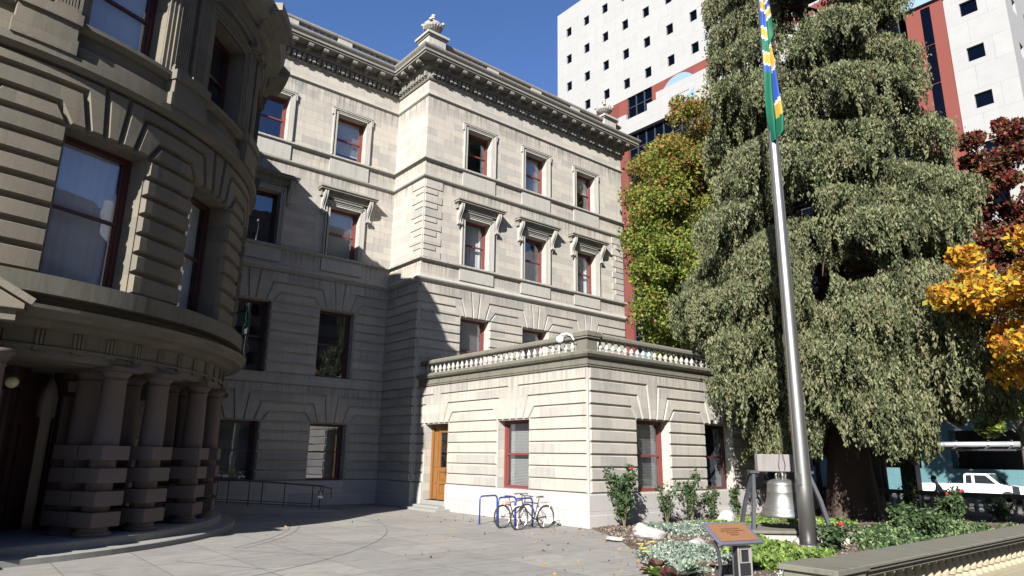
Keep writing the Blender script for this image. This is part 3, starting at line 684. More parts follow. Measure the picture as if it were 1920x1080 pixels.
def gz(x,y):
    d=min(math.hypot(x-a[0],y-a[1]) for a in EDGE); return .02+min(1,d/2.2)*(.06+.04*sin(x*1.3+1)*sin(y*1.1))
mb=MB(); n=90; vs=[];fs=[];idx={}
for i in range(n+1):
    y=-10.34-(20.62-10.34)*i/n
    xl=next((a[0]+(b[0]-a[0])*(y-a[1])/(b[1]-a[1]) for a,b in zip(EDGE,EDGE[1:]) if b[1]<=y<=a[1]),.2 if y>-10.37 else -6.3)
    for j in range(101):
        x=xl+(17.25-xl)*(j/100)**1.4; z=gz(x,y)+RNG.normal()*.012 if j else .0
        vs.append((x,y,z))
for i in range(n):
    for j in range(100): fs.append((i*101+j,i*101+j+1,(i+1)*101+j+1,(i+1)*101+j))
mb.mesh(vs,fs); o=mb.build('garden_soil',SOIL,smooth=True); o['kind']='structure'
# bark chips scattered
def cards(name,P,size,mats,parent=None,aspect=1.6,droop=0,mi=None,up=0,kind=None):
    """many small leaf quads: P (n,3)"""
    P=np.asarray(P,float); n=len(P)
    a=RNG.normal(size=(n,3)); a[:,2]-=droop
    a/=np.linalg.norm(a,axis=1)[:,None]+1e-9
    b=RNG.normal(size=(n,3)); b[:,2]+=up; b-=a*(a*b).sum(1)[:,None]; b/=np.linalg.norm(b,axis=1)[:,None]+1e-9
    if up: b2=np.cross(a,b); b=b2
    s=size*(.6+.8*RNG.random(n))[:,None]
    A=a*s*aspect*.5; B=b*s*.5
    V=np.stack([P-A,P+B*.9-A*.1,P+A,P-B*.9-A*.1],1).reshape(-1,3)
    me=bpy.data.meshes.new(name); me.vertices.add(4*n); me.vertices.foreach_set('co',V.astype(np.float32).ravel())
    me.loops.add(4*n); me.loops.foreach_set('vertex_index',np.arange(4*n,dtype=np.int32))
    me.polygons.add(n); me.polygons.foreach_set('loop_start',(np.arange(n)*4).astype(np.int32)); me.polygons.foreach_set('loop_total',np.full(n,4,np.int32))
    for q in mats: me.materials.append(q)
    if mi is None: mi=RNG.integers(0,len(mats),n)
    me.polygons.foreach_set('material_index',np.asarray(mi,np.int32)); me.update(calc_edges=True)
    o=bpy.data.objects.new(name,me); COL.objects.link(o)
    if parent: o.parent=parent
    if kind: o['kind']=kind
    return o
ch=[]; 
while len(ch)<9000:
    x=RNG.uniform(-6,16); y=RNG.uniform(-20.5,-10.5)
    if RNG.random()<.5: x=RNG.uniform(-6,4)
    if inbed(x,y): ch.append((x,y,gz(x,y)+.015))
cards('bark_chips',ch,.045,[plain('bark chip pale',(.2,.145,.105),.9),plain('bark chip dark',(.06,.04,.028),.9),plain('bark chip grey',(.13,.11,.09),.9)],kind='stuff',aspect=2); tag(bpy.data.objects['bark_chips'],'scattered brown bark chips covering the soil of the garden bed','bark chips')
# ================= near balustrade
def bal_line(name,label,x0,x1,y,zt,w,start,end,mat,cat='balustrade',sp=.33,along='x',kindfar=None):
    root=tag(empty(name,((x0 if along=='x' else y),(y if along=='x' else x0),0)),label,cat)
    def P(u,d,z): return (u-x0,d,z) if along=='x' else (d,u-x0,z)
    def bx(mb,a,b,c,d,e,f):
        p=P(a,c,e); q=P(b,d,f); mb.box(min(p[0],q[0]),max(p[0],q[0]),min(p[1],q[1]),max(p[1],q[1]),e,f)
    k=MB(); bx(k,x0,x1,-w*.5,w*.5,zt-.05,zt); bx(k,x0+.02,x1,-w*.5+.03,w*.5-.03,zt-.1,zt-.05); bx(k,x0+.04,x1,-w*.5+.08,w*.5-.08,zt-.17,zt-.1)
    k.build('coping',M['mossy'] if mat!='dark' else M['mossy'],root,bev=.012)
    k=MB(); bx(k,x0,x1,-w*.36,w*.36,-.05,.16); bx(k,x0,x1,-w*.32,w*.32,.16,.2); k.build('base_rail',M['cream'],root)
    if start:
        k=MB(); bx(k,x0-.05,x0+.85,-w*.5-.04,w*.5+.04,zt-.06,zt+.015); bx(k,x0,x0+.8,-w*.5,w*.5,zt-.17,zt-.06); bx(k,x0+.04,x0+.76,-w*.42,w*.42,.2,zt-.17); bx(k,x0-.02,x0+.82,-w*.5,w*.5,-.05,.2); k.build('end_pier',M['mossy'],root,bev=.01)
    h=zt-.37; pr=[(.085,0),(.085,.05),(.06,.07),(.055,.09),(.09,.12),(.1,.18),(.085,.25),(.05,h-.1),(.045,h-.08),(.06,h-.065),(.06,h-.045),(.085,h-.03),(.085,h)]
    b=MB(); b.lathe(pr,n=14); u=x0+(1.05 if start else .2); pb=b.build('baluster',M['cream'],root,smooth=False); pb.location=P(u,0,.2); u+=sp
    while u<x1-.1: inst(pb,root,P(u,0,.2)); u+=sp
    return root
M['cream']=stone('cream cast stone',(.27,.235,.165),stain=.25,fine=.2)
bal_line('stone_balustrade','cream stone balustrade with lichened coping edging the garden in the near right corner',-7.04,12.5,-21.05,.8,.7,True,False,None)
sheet('sidewalk',[(-8,-40),(19.2,-40),(19.2,-21.35),(-8,-21.35)],.012,groundmat('street side pavement',(.075,.072,.066),1.2))
bal_line('stone_balustrade','shaded stone balustrade at the far side of the garden before the street',-24,-4.0,17.5,.95,.5,False,False,'dark',along='y',sp=.33)
sheet('street_pavement',[(17.8,-90),(24.5,-90),(24.5,120),(17.8,120)],.02,PAV)
mb=MB(); mb.box(24.5,24.7,-90,120,-.1,.02); mb.box(37.0,37.2,-90,120,-.1,.02); mb.build('kerb',M['step'])['kind']='structure'
sheet('far_pavement',[(37.2,-90),(40.2,-90),(40.2,120),(37.2,120)],.02,PAV)
mb=MB()
for y in range(-80,100,8): mb.box(30.7,30.85,y,y+3,-.02,-.012)
mb.build('lane_marking',plain('road paint',(.6,.6,.58),.7))['kind']='structure'
# ================= ramp
ramp_=tag(empty('access_ramp',(-6,1,0)),'low dark concrete access ramp running along the shaded wall beside the curved bow','ramp')
mb=MB(); mb.mesh([(-3.5,-.9,0),(-3.5,1.6,0),(-9.8,-.9,0),(-9.8,1.6,0),(-3.5,-.9,.02),(-3.5,1.6,.02),(-9.8,-.9,.5),(-9.8,1.6,.5)],[(0,2,3,1),(4,5,7,6),(0,4,6,2),(1,3,7,5),(2,6,7,3),(0,1,5,4)])
for v in range(len(mb.v)): mb.v[v]=(mb.v[v][0]+6,mb.v[v][1]-1+.4,mb.v[v][2])
mb.build('slope',M['step'],ramp_)
hr=tag(empty('handrail',(-3.8,0.0,0)),'thin black steel handrail of the ramp with a small access notice','handrail')
def rz_(x): return .02+(-x-3.5)/6.3*.48
for (yy,xe) in ((-.4,-4.2),(1.85,-3.5)):
    k=MB(); k.tube([(-9.3+3.8,yy,rz_(-9.3)+.88),(xe+3.8,yy,rz_(xe)+.86),(xe+.45+3.8,yy,.84),(xe+.45+3.8,yy,.5)],.02,8); 
    k.tube([(-9.3+3.8,yy,rz_(-9.3)+.12),(xe+3.8,yy,rz_(xe)+.12)],.015,6); k.build('rail',M['black'],hr)
    for x in (-9.2,-8.0,-6.9,-5.6,xe-.0):
        k=MB(); k.tube([(x+3.8,yy,0),(x+3.8,yy,rz_(x)+.87)],.02,8); k.build('post',M['black'],hr)
nb=tag(empty('access_sign',(-4.2,-.43,.62)),'small square access symbol notice fixed to the end post of the ramp handrail','sign')
k=MB(); k.box(-.1,.1,-.012,0,-.02,.15); k.build('panel',plain('sign black',(.03,.03,.03),.5),nb)
k=MB(); k.box(-.1,.1,-.012,0,-.12,-.03); k.build('strip',plain('sign grey',(.5,.5,.5),.5),nb)
WH=plain('sign white',(.7,.7,.7),.5)
k=MB(); k.tube([(.0+.045*cos(a),-.014,.045+.04*sin(a)) for a in [PI*.75+i*PI/8 for i in range(11)]],.007,5); k.tube([(-.01,-.014,.12),(-.005,-.014,.06),(.03,-.014,.055),(.05,-.014,.02)],.008,5); k.lathe([(.001,-.012),(.012,0),(.001,.012)],(-.012,-.014,.135),8); k.build('wheelchair_symbol',WH,nb)
# ================= bike racks and bicycles
BL=plain('navy blue painted steel',(.02,.035,.16),.35)
def rack(x,y,rz,label,x2=.8):
    e=tag(empty('bike_rack',(x,y,0),rz),label,'bike rack','blue hoop bike racks by the terrace wall')
    k=MB(); rr=.13; pts=[(0,0,0),(0,0,.87-rr)]+[(rr-rr*cos(a),0,.87-rr+rr*sin(a)) for a in (.4,.8,1.2)]+[(x2-rr+rr*sin(a),0,.87-rr+rr*cos(a)) for a in (0,.4,.8,1.2)]+[(x2,0,.87-rr),(x2,0,0)]
    k.tube(pts,.028,10); k.build('hoop',BL,e,smooth=True)
    for q in (0,x2):
        k=MB(); k.lathe([(.075,0),(.075,.012),(.03,.014)],(q,0,0),12); k.build('foot_plate',BL,e)
rack(-1.87,-7.37,.12,'leftmost blue hoop bike rack, standing empty near the oak door'); rack(-1.82,-8.27,.12,'middle blue hoop bike rack, partly behind the bicycles'); rack(-1.75,-9.0,.12,'rightmost blue hoop bike rack, in front with the bicycles against it')
RUB=plain('tyre rubber',(.02,.02,.02),.8); CHR=plain('bare steel',(.5,.5,.52),.3,1.0); SIL=plain('silver paint',(.55,.55,.56),.4)
def bicycle(x,y,rz,label,fm,ff,basket=False,tilt=.1):
    e=tag(empty('bicycle',(x,y,0),rz),label,'bicycle','bicycles locked to the racks'); e.rotation_euler=(tilt,0,rz)
    Rw=.335; W1=(-.52,0,Rw); W2=(.52,0,Rw)
    for w in (W1,W2):
        k=MB(); k.tube([(w[0]+Rw*cos(a),0,w[2]+Rw*sin(a)) for a in [2*PI*i/36 for i in range(36)]],.021,8,closed=True); t=k.build('wheel',RUB,e,smooth=True)
        k=MB(); k.tube([(w[0]+(Rw-.03)*cos(a),0,w[2]+(Rw-.03)*sin(a)) for a in [2*PI*i/36 for i in range(36)]],.011,6,closed=True); k.build('rim',CHR,t)
        k=MB()
        for i in range(28): a=2*PI*i/28; k.tube([(w[0],.03*(-1)**i,w[2]),(w[0]+(Rw-.035)*cos(a+.2*(-1)**(i//2)),0,w[2]+(Rw-.035)*sin(a+.2*(-1)**(i//2)))],.0016,3)
        k.tube([(w[0],-.05,w[2]),(w[0],.05,w[2])],.022,8); k.build('spokes',CHR,t)
    bb=(-.06,0,.29); hd=(.36,0,.66); hdt=(.33,0,.80); st=(-.2,0,.74)
    k=MB(); 
    for a,b,r in ((bb,hd,.019),(st,hdt,.017),(bb,st,.017),(hd,hdt,.021)): k.tube([a,b],r,8)
    for s in (-1,1):
        k.tube([(bb[0],.02*s,bb[2]),(W1[0],.06*s,Rw)],.011,6); k.tube([(st[0],.02*s,st[2]-.05),(W1[0],.06*s,Rw)],.009,6)
    k.build('frame',fm,e,smooth=True)
    k=MB()
    for s in (-1,1): k.tube([(hd[0],.03*s,hd[2]-.02),(hd[0]+.02,.055*s,hd[2]-.08),(W2[0],.055*s,Rw)],.014,6)
    k.build('fork',CHR,e)
    k=MB(); k.tube([hdt,(.32,0,.93),(.36,0,.98)],.014,6); k.tube([(.30,-.29,.98),(.36,-.16,1.0),(.38,0,.98),(.36,.16,1.0),(.30,.29,.98)],.013,6); k.tube([(.26,-.3,.98),(.33,-.22,.99)],.018,6); k.tube([(.26,.3,.98),(.33,.22,.99)],.018,6); k.build('handlebar',M['black'],e)
    k=MB(); k.tube([st,(-.235,0,.90)],.013,6); k.mesh([(-.37,-.07,.92),(-.37,.07,.92),(-.12,.02,.915),(-.12,-.02,.915),(-.36,-.055,.955),(-.36,.055,.955),(-.13,.015,.94),(-.13,-.015,.94)],[(0,3,2,1),(4,5,6,7),(0,1,5,4),(1,2,6,5),(2,3,7,6),(3,0,4,7)]); k.build('saddle',M['black'],e)
    k=MB(); k.tube([(bb[0]+.08*cos(a),.04,bb[2]+.08*sin(a)) for a in [2*PI*i/20 for i in range(20)]],.008,5,closed=True)
    k.tube([(bb[0],-.07,bb[2]),(bb[0]+.12,-.07,bb[2]-.12),(bb[0]+.12,-.14,bb[2]-.12)],.01,5); k.tube([(bb[0],.07,bb[2]),(bb[0]-.12,.07,bb[2]+.12),(bb[0]-.12,.14,bb[2]+.12)],.01,5); k.tube([(bb[0]+.02,.045,bb[2]+.08),(W1[0],.045,Rw+.03),(W1[0],.045,Rw-.03),(bb[0],.045,bb[2]-.08)],.005,4); k.build('crankset',M['black'],e)
    if ff:
        for w,a0,a1 in ((W1,.2,2.9),(W2,.8,2.7)):
            k=MB(); A=[a0+(a1-a0)*i/14 for i in range(15)]; Rf=Rw+.045
            vs=[(w[0]+Rf*cos(a),s*.028,w[2]+Rf*sin(a)-abs(s)*.0) for a in A for s in (-1,1)]; k.mesh(vs,[(2*i,2*i+1,2*i+3,2*i+2) for i in range(14)]); k.build('mudguard',ff,e)
        k=MB(); zr=.76
        for s in (-1,1): k.tube([(-.3,.055*s,zr),(-.7,.055*s,zr)],.006,5); k.tube([(-.66,.055*s,zr),(W1[0],.06*s,Rw)],.005,5)
        for q in (-.35,-.45,-.55,-.68): k.tube([(q,-.055,zr),(q,.055,zr)],.005,5)
        k.build('luggage_rack',CHR,e)
    if basket: k=MB(); k.box(-.5,-.24,-.08,.08,.66,.8); k.build('saddle_bag',plain('tan bag',(.35,.22,.18),.8),e,bev=.03)
bicycle(-1.42,-9.42,PI-.03,'dark bicycle with pale mudguards and luggage rack, nearest the camera',plain('black bike frame',(.02,.025,.04),.3),SIL,tilt=-.06)
bicycle(-1.5,-8.72,.05,'bicycle with a tan bag behind its saddle, leaning behind the dark one',plain('charcoal bike frame',(.03,.032,.036),.3),None,True,tilt=-.05)
# ================= flagpole with flag
fp=tag(empty('flagpole',(.295,-17.24,0)),'tall brushed steel flagpole rising from the garden behind the near balustrade','flagpole')
def steel():
    m,t,b=newmat('brushed steel'); b.inputs['Metallic'].default_value=.9; b.inputs['Roughness'].default_value=.36; g=N(t,'ShaderNodeNewGeometry')
    c=mixc(t,noise(t,mapping(t,g.outputs['Position'],(40,40,.6)),3,4),(.22,.215,.205),(.34,.33,.32)); t.links.new(c,b.inputs['Base Color']); return m
M['steel']=steel()
k=MB(); k.lathe([(.19,.1),(.185,1.5),(.17,4),(.15,7.5),(.125,11),(.1,16.5),(.08,19)],n=32); k.build('shaft',M['steel'],fp,smooth=True)
k=MB(); k.lathe([(.34,.0),(.34,.14),(.3,.17),(.22,.19),(.2,.22)],n=32); k.build('base_collar',M['steel'],fp,smooth=False)
k=MB(); k.lathe([(.01,19),(.14,19.08),(.16,19.18),(.12,19.3),(.01,19.34)],n=16); k.build('finial',M['steel'],fp)
k=MB(); k.tube([(-.215*cos(yaw)+-.12*sin(yaw),.215*sin(yaw)-.12*cos(yaw),1.7),(-.13*cos(yaw)-.12*sin(yaw),.13*sin(yaw)-.12*cos(yaw),10.3),(-.06,-.1,18.9)],.008,5); k.build('halyard',M['mossy'],fp)
k=MB(); k.box(-.2,-.16,-.06,.06,1.55,1.85); k.build('cleat_box',M['steel'],fp,bev=.01)
FC=[leafmat('flag green cloth',(.01,.085,.048),.15),leafmat('flag blue cloth',(.025,.06,.25),.15),leafmat('flag yellow cloth',(.33,.21,.035),.15),leafmat('flag white cloth',(.4,.4,.39),.15)]
fl=tag(empty('flag',(.295,-17.24,0)),'green flag with blue yellow and white bands hanging limp along the steel pole','flag')
dx,dy=cos(-yaw),sin(-yaw)   # along picture right
vx,vy=-sin(yaw),-cos(yaw)
zpx=lambda p:14.958-(p/270)*(14.958-10.42)
def strip(name,cols,xl,xr,fold,y0,y1,slant):
    NS,NT=12,110; k=MB(); vs=[];fs=[];ms=[]
    def ip(T,p):
        for (a,u),(b,w) in zip(T,T[1:]):
            if a<=p<=b: return u+(w-u)*(p-a)/(b-a)
        return T[-1][1]
    for i in range(NT+1):
        p=y0+(y1-y0)*i/NT
        for j in range(NS+1):
            s=j/NS; off=(ip(xl,p)+(ip(xr,p)-ip(xl,p))*s)*.95-.07
            dep=.14+fold*sin(s*PI)+.035*sin(s*7+p*.02)+.02*sin(p*.06)
            vs.append((dx*off+vx*dep,dy*off+vy*dep,zpx(p)))
    for i in range(NT):
        for j in range(NS):
            p=y0+(y1-y0)*(i+.5)/NT+slant*((j+.5)/NS-.5); c=0
            for q,ci in cols:
                if p>=q: c=ci
            k.mesh([],[]); fs.append((i*(NS+1)+j,i*(NS+1)+j+1,(i+1)*(NS+1)+j+1,(i+1)*(NS+1)+j)); ms.append(c)
    k.v=vs; k.f=fs; k.m=ms; return k.build(name,FC,fl,smooth=True,recalc=False)
s_=.0154
strip('hoist_panel',[(-90,0),(-50,3),(-46,2),(-30,3),(-26,1),(16,3),(20,2),(34,3),(38,1),(64,3),(69,2),(83,3),(88,0),(112,3),(116,2),(134,3),(138,1),(149,0)],[(-120,-.05),(0,-.05),(90,-.09),(150,-.1),(225,-.12),(272,-.02)],[(-120,.1),(0,.12),(90,.12),(150,.14),(225,.16),(272,.1)],.1,-120,270,-10)
strip('fly_panel',[(-90,0),(-50,1),(-20,3),(-16,2),(13,3),(17,1),(28,3),(33,2),(44,3),(48,0),(98,3),(103,2),(140,3),(146,1),(196,3),(202,2),(226,0)],[(-120,.06),(0,.05),(90,.06),(150,.07),(225,.12),(262,.12)],[(-120,.2),(0,.19),(50,.27),(80,.3),(95,.14),(150,.24),(200,.34),(230,.38),(256,.36),(262,.2)],.16,-120,262,14)
# ================= bell on its stand
BX,BY=1.95,-15.75; ang=-yaw+.0
bell=tag(empty('bronze_bell',(BX,BY,0),ang),'large weathered silvery bell hanging under a timber yoke in the garden','bell')
M['bellm']=plain('weathered bell metal',(.27,.26,.24),.38,.85,var=.25,sc=4)
k=MB(); z0=.66; pr=[(.585,0),(.6,.03),(.59,.08),(.54,.15),(.53,.17),(.535,.19),(.5,.24),(.44,.36),(.405,.5),(.39,.62),(.395,.64),(.385,.66),(.375,.78),(.37,.8),(.375,.82),(.36,.87),(.31,.93),(.2,.97),(.1,1.0),(.02,1.0)]
k.lathe([(r,z0+z) for r,z in pr],n=48); k.build('bell_body',M['bellm'],bell,smooth=True)
k=MB()
for a in (0,PI/2): 
    for s in (-1,1): k.tube([(s*.12*cos(a),s*.12*sin(a),z0+.96),(s*.13*cos(a),s*.13*sin(a),z0+1.1),(s*.05*cos(a),s*.05*sin(a),z0+1.18)],.035,6)
k.build('crown',M['bellm'],bell,smooth=True)
k=MB(); k.tube([(0,0,z0+.8),(0,0,z0+.1)],.03,6); k.lathe([(.01,-.09),(.07,-.05),(.08,0),(.05,.07),(.01,.08)],(0,0,z0+.05),12); k.build('clapper',M['black'],bell)
yk=tag(empty('bell_yoke_frame',(BX,BY,0),ang),'pale weathered timber yoke on slanting dark steel legs over the bell','bell frame')
k=MB(); k.box(-.64,.64,-.12,.12,1.82,2.28); M['wtimber']=stone('weathered timber',(.17,.158,.148),stain=.9,dark=(.1,.08,.07)); k.build('yoke',M['wtimber'],yk,bev=.02)
for s in (-1,1):
    k=MB(); k.tube([(s*.04,-.13,2.3),(s*.04+s*.05,-.135,2.0),(s*.06,-.1,1.8)],.014,6); k.tube([(s*.2,-.13,1.8),(s*.22,-.13,2.3)],.001,4); k.build('strap_bolt',M['iron'],yk)
    for q in (-1,1):
        k=MB(); k.obox(((s*.76+s*.98)/2,q*.25,1.06),(.05,0,0),(0,.05,0),(s*(-.11),-q*.25,.74)); 
        k=MB()
        P0=Vector((s*.74,0,1.82)); P1=Vector((s*(.88),q*.3,1.1)); P2=Vector((s*1.0,q*.48,.36)); k.tube([P0,P1,P2],[.055,.065,.065],4); k.build('leg',M['iron'],yk)
    k=MB(); k.box(min(s*.6,s*.86),max(s*.6,s*.86),-.1,.1,1.78,1.85); k.build('bearing',M['iron'],yk)
pl=tag(empty('stone_platform',(BX,BY,0),ang),'low buff stone platform beneath the bell','platform')
k=MB(); k.box(-1.25,1.35,-.75,.95,.0,.3); k.build('plinth_block',M['pl_b'] if 'pl_b' in M else M['trim'],pl,bev=.02)
k=MB(); k.box(-1.32,1.42,-.82,1.0,.3,.38); k.build('coping',M['mossy'],pl,bev=.02)
k=MB(); k.box(-.5,-.3,-.1,.1,.38,.62)
# ================= interpretive plaque
sg=tag(empty('plaque_stand',(-4.45,-18.3,0),-.25),'tilted bronze plaque in a dark frame on a steel post in the flower bed','plaque')
import mathutils
k=MB(); k.obox((0,0,.82),(.5,0,0),(0,.24,.155),(0,-.012,.02)); k.build('frame',plain('bluish dark frame',(.07,.07,.1),.4),sg,bev=.008)
k=MB(); k.obox((0,-.012,.84),(.42,0,0),(0,.19,.123),(0,-.007,.011)); k.build('plate',plain('bronze plate',(.2,.1,.045),.45,.3,var=.2,sc=14),sg)
LT=plain('raised dark letters',(.07,.03,.015),.5)
k=MB()
for r_,(xa,xb) in enumerate(((-.2,.22),(-.26,.27),(-.14,.12),(-.1,.1))):
    x=xa
    while x<xb:
        L=random.uniform(.012,.03); t=.09-r_*.055; k.obox((x,-.021+t*.84,.853+t*.54),(L/2,0,0),(0,.011,.007),(0,-.001,.002)); x+=L+.012
k.build('lettering',LT,sg)
k=MB(); k.tube([(0.0,0,.0),(0,0,.8)],.03,8); k.build('post',M['steel'],sg)
k=MB(); k.tube([(-.42,.0,.72),(-.34,.0,.5),(-.3,.02,.25),(-.34,.05,0)],.032,8); k.build('curved_leg',M['iron'],sg)
bx=tag(empty('box_lantern',(-4.35,-18.42,0),-.25),'small black framed box with a dark panel standing under the tilted plaque','utility box')
k=MB(); k.box(-.17,.17,-.06,.06,.1,.62); k.build('casing',M['black'],bx,bev=.01)
k=MB()
for a,b,c,d in ((-.17,-.145,.1,.62),(.12,.145,.1,.62),(-.145,.12,.595,.62),(-.145,.12,.1,.125)): k.box(a,b,-.075,-.06,c,d)
for a,b,c,d in ((-.12,-.105,.34,.58),(.085,.1,.34,.58),(-.105,.085,.34,.355),(-.105,.085,.565,.58)): k.box(a,b,-.08,-.06,c,d)
k.build('trim_frame',plain('grey trim',(.2,.19,.17),.5),bx)
k=MB(); k.box(-.09,-.04,-.02,.02,0,.1); k.build('foot',M['black'],bx); k=MB(); k.box(.04,.09,-.02,.02,0,.1); k.build('foot',M['black'],bx)
# ================= security camera on terrace corner
sc=tag(empty('security_camera',(.22,-9.55,5.95)),'white dome security camera on a curved arm at the terrace balustrade corner','security camera')
WP=plain('white plastic',(.75,.75,.75),.4)
k=MB(); k.lathe([(.09,.12),(.12,.1),(.12,-.03),(.1,-.06),(.001,-.12)],(-.22,.35,.05),16); k.build('housing',WP,sc,smooth=True)
k=MB(); k.tube([(-.22,.35,.17),(-.2,.3,.24),(-.14,.1,.25),(-.1,-.08,.16),(-.09,-.18,.0)],.028,8); k.build('arm',WP,sc,smooth=True)
# ================= rocks
def rock(x,y,s,label,col=M['plinth']):
    bm=bmesh.new(); bmesh.ops.create_icosphere(bm,subdivisions=3,radius=1)
    o1,o2,o3=random.random()*9,random.random()*9,random.random()*9
    for v in bm.verts:
        c=v.co; f=1+.18*sin(c.x*2.7+o1)*sin(c.y*3.1+o2)+.1*sin(c.z*5+o3+c.x*4); v.co=Vector((c.x*f*s[0],c.y*f*s[1],c.z*f*s[2]))
    me=bpy.data.meshes.new('rock'); bm.to_mesh(me); bm.free(); me.uv_layers.new(name='UVMap'); me.materials.append(col); o=bpy.data.objects.new('rock',me); COL.objects.link(o); o.location=(x,y,gz(x,y)+s[2]*.35); tag(o,label,'rock','pale rocks in the garden bed')
rock(.1,-12.4,(.28,.22,.2),'rounded white rock on the bark mulch near the corner of the terrace wall')
rock(-.65,-13.3,(.5,.3,.2),'long flat pale rock at the paving edge')
rock(5.2,-11.9,(.34,.3,.3),'white rock beside the small rose bushes against the wall')
rock(-1.2,-15.2,(.35,.2,.15),'pinkish rock among the grey foliage left of the plaque')
rock(.9,-16.9,(.45,.25,.22),'broken grey rock below the bell platform')
rock(-1.6,-12.9,(.2,.3,.06),'thin greenish slab lying on the mulch at the kerb')

LP=[]
while len(LP)<150:
    x=RNG.uniform(-9,.1); y=RNG.uniform(-18,-3)
    if inbed(x,y): continue
    d=min(abs(x-.2) if y>-10.3 else 9,min(math.hypot(x-a[0],y-a[1]) for a in EDGE))
    if RNG.random()<math.exp(-d/1.1)+.04: LP.append((x,y,.012))
tag(cards('fallen_leaves',LP,.06,[leafmat('fallen brown leaf',(.12,.06,.025),.1),leafmat('fallen yellow leaf',(.25,.17,.04),.1)],kind='stuff'),'a few fallen brown and yellow leaves on the paving along the wall and kerb','leaves')
# ================= office tower across the street
tw=tag(empty('office_tower',(40,8,0)),'tall white office tower with small square windows, red pilasters and pale blue ornament','building')
M['white']=stone('white painted concrete panels',(.25,.247,.24),brick=1.96,bv=.15,mort=(.4,.4,.41),stain=.05,fine=.05,bw=3.22)
M['tred']=stone('terracotta red panels',(.125,.034,.027),brick=3.9,stain=.1,fine=.05,bw=2.6)
M['pblue']=plain('pale blue tile',(.13,.2,.235),.5,var=.06)
def teal():
    m,t,b=newmat('blue green glazed tile'); uv=N(t,'ShaderNodeUVMap').outputs[0]; bt=N(t,'ShaderNodeTexBrick'); t.links.new(uv,bt.inputs['Vector']); bt.offset=0
    bt.inputs['Scale'].default_value=1; bt.inputs['Brick Width'].default_value=.6; bt.inputs['Row Height'].default_value=.6; bt.inputs['Mortar Size'].default_value=.012
    bt.inputs['Color1'].default_value=(.06,.125,.135,1); bt.inputs['Color2'].default_value=(.075,.145,.155,1); bt.inputs['Mortar'].default_value=(.05,.11,.12,1)
    t.links.new(bt.outputs['Color'],b.inputs['Base Color']); b.inputs['Roughness'].default_value=.35; return m
M['teal']=teal()
YC=[30.62,27.4,24.2,21.0,17.82,14.6,11.44,8.25,5.05,1.85,-1.35]
wops=[]
for z in (57.15,53.1,49.1,45.15):
    for y in YC: wops.append((y-.47,y+.47,z-.62,z+.62))
rops=[]
for k in range(12):
    z=36.35-3.92*k+3.92*3
    if 14<z<59: rops.append((-13.66,-12.52,z-.58,z+.58))
mb=MB()
wallface(mb,-9.0,32.8,43.2,60.75,[w for w in wops],rev=.3,deep=.8)
wallface(mb,-15.4,-9.0,43.2,60.75,[r for r in rops if r[2]>43.3],rev=.3,deep=.8)
wallface(mb,-15.4,-11.5,13,43.2,[r for r in rops if r[3]<43.1 and r[2]>13.2],rev=.3,deep=.8)
wallface(mb,26.5,32.8,13,43.2,[(y-.47,y+.47,z-.62,z+.62) for y in (30.62,) for z in (41.2,37.2,33.2,29.2,25.2,21.2,17.2)],rev=.3,deep=.8)
mb.build('white_wall',[M['white'],M['inside']],tw,'towerF')
for a,b,c,d in wops+rops:
    k=MB(); k.quad((a,-.2,c),(b,-.2,c),(b,-.2,d),(a,-.2,d)); k.box(a,b,-.24,-.18,c,c+.04); k.build('window',M['glassdark'],tw,'towerF')
mb=MB(); sops=[(x-.5,x+.5,z-.6,z+.6) for x in (42.5,45.7,48.9,52.1,55.3,58.5) for z in [36.35+3.92*k for k in range(-5,6)]]
wallface(mb,40,66,13,60.75,sops,rev=.3,deep=.6); mb.build('side_wall',[M['white'],M['inside']],tw,'towerS')
for a,b,c,d in sops[:60]:
    k=MB(); k.quad((a,-.2,c),(b,-.2,c),(b,-.2,d),(a,-.2,d)); k.build('side_window',M['glassdark'],tw,'towerS')
mb=MB(); mb.mesh([(40,32.8,13),(66,32.8,13),(66,32.8,60.75),(40,32.8,60.75),(40,-15.4,60.75),(66,-15.4,60.75),(66,-15.4,13)],[(0,1,2,3),(3,2,5,4),(1,6,5,2)]); mb.build('rear_walls',M['white'],tw,'abs')
mb=MB()
for y in range(-14,32,3): mb.box(40.4,40.8,y,y+.9,60.75,61.5)
# red field with glass
mb=MB(); mb.box(23.4,26.5,-.5,.0,13,43.2); mb.box(-11.5,-8.8,-.5,.25,13,38.0); mb.box(21.0,23.4,-.5,.0,40.2,43.2); mb.box(-9.0,17.4,-.5,.0,39.6,43.2); mb.box(21.0,22.15,-.5,.12,13,38.6); mb.box(-11.5,-9,-.5,0,38.0,43.2)
for i in (3,): pass
mb.build('red_pilasters',M['tred'],tw,'towerF')
mb=MB(); mb.box(-11.7,-8.6,-.1,.5,38.0,38.9); mb.box(-11.7,-10.0,-.1,.55,38.9,40.2); mb.build('blue_ledge',M['pblue'],tw,'towerF')
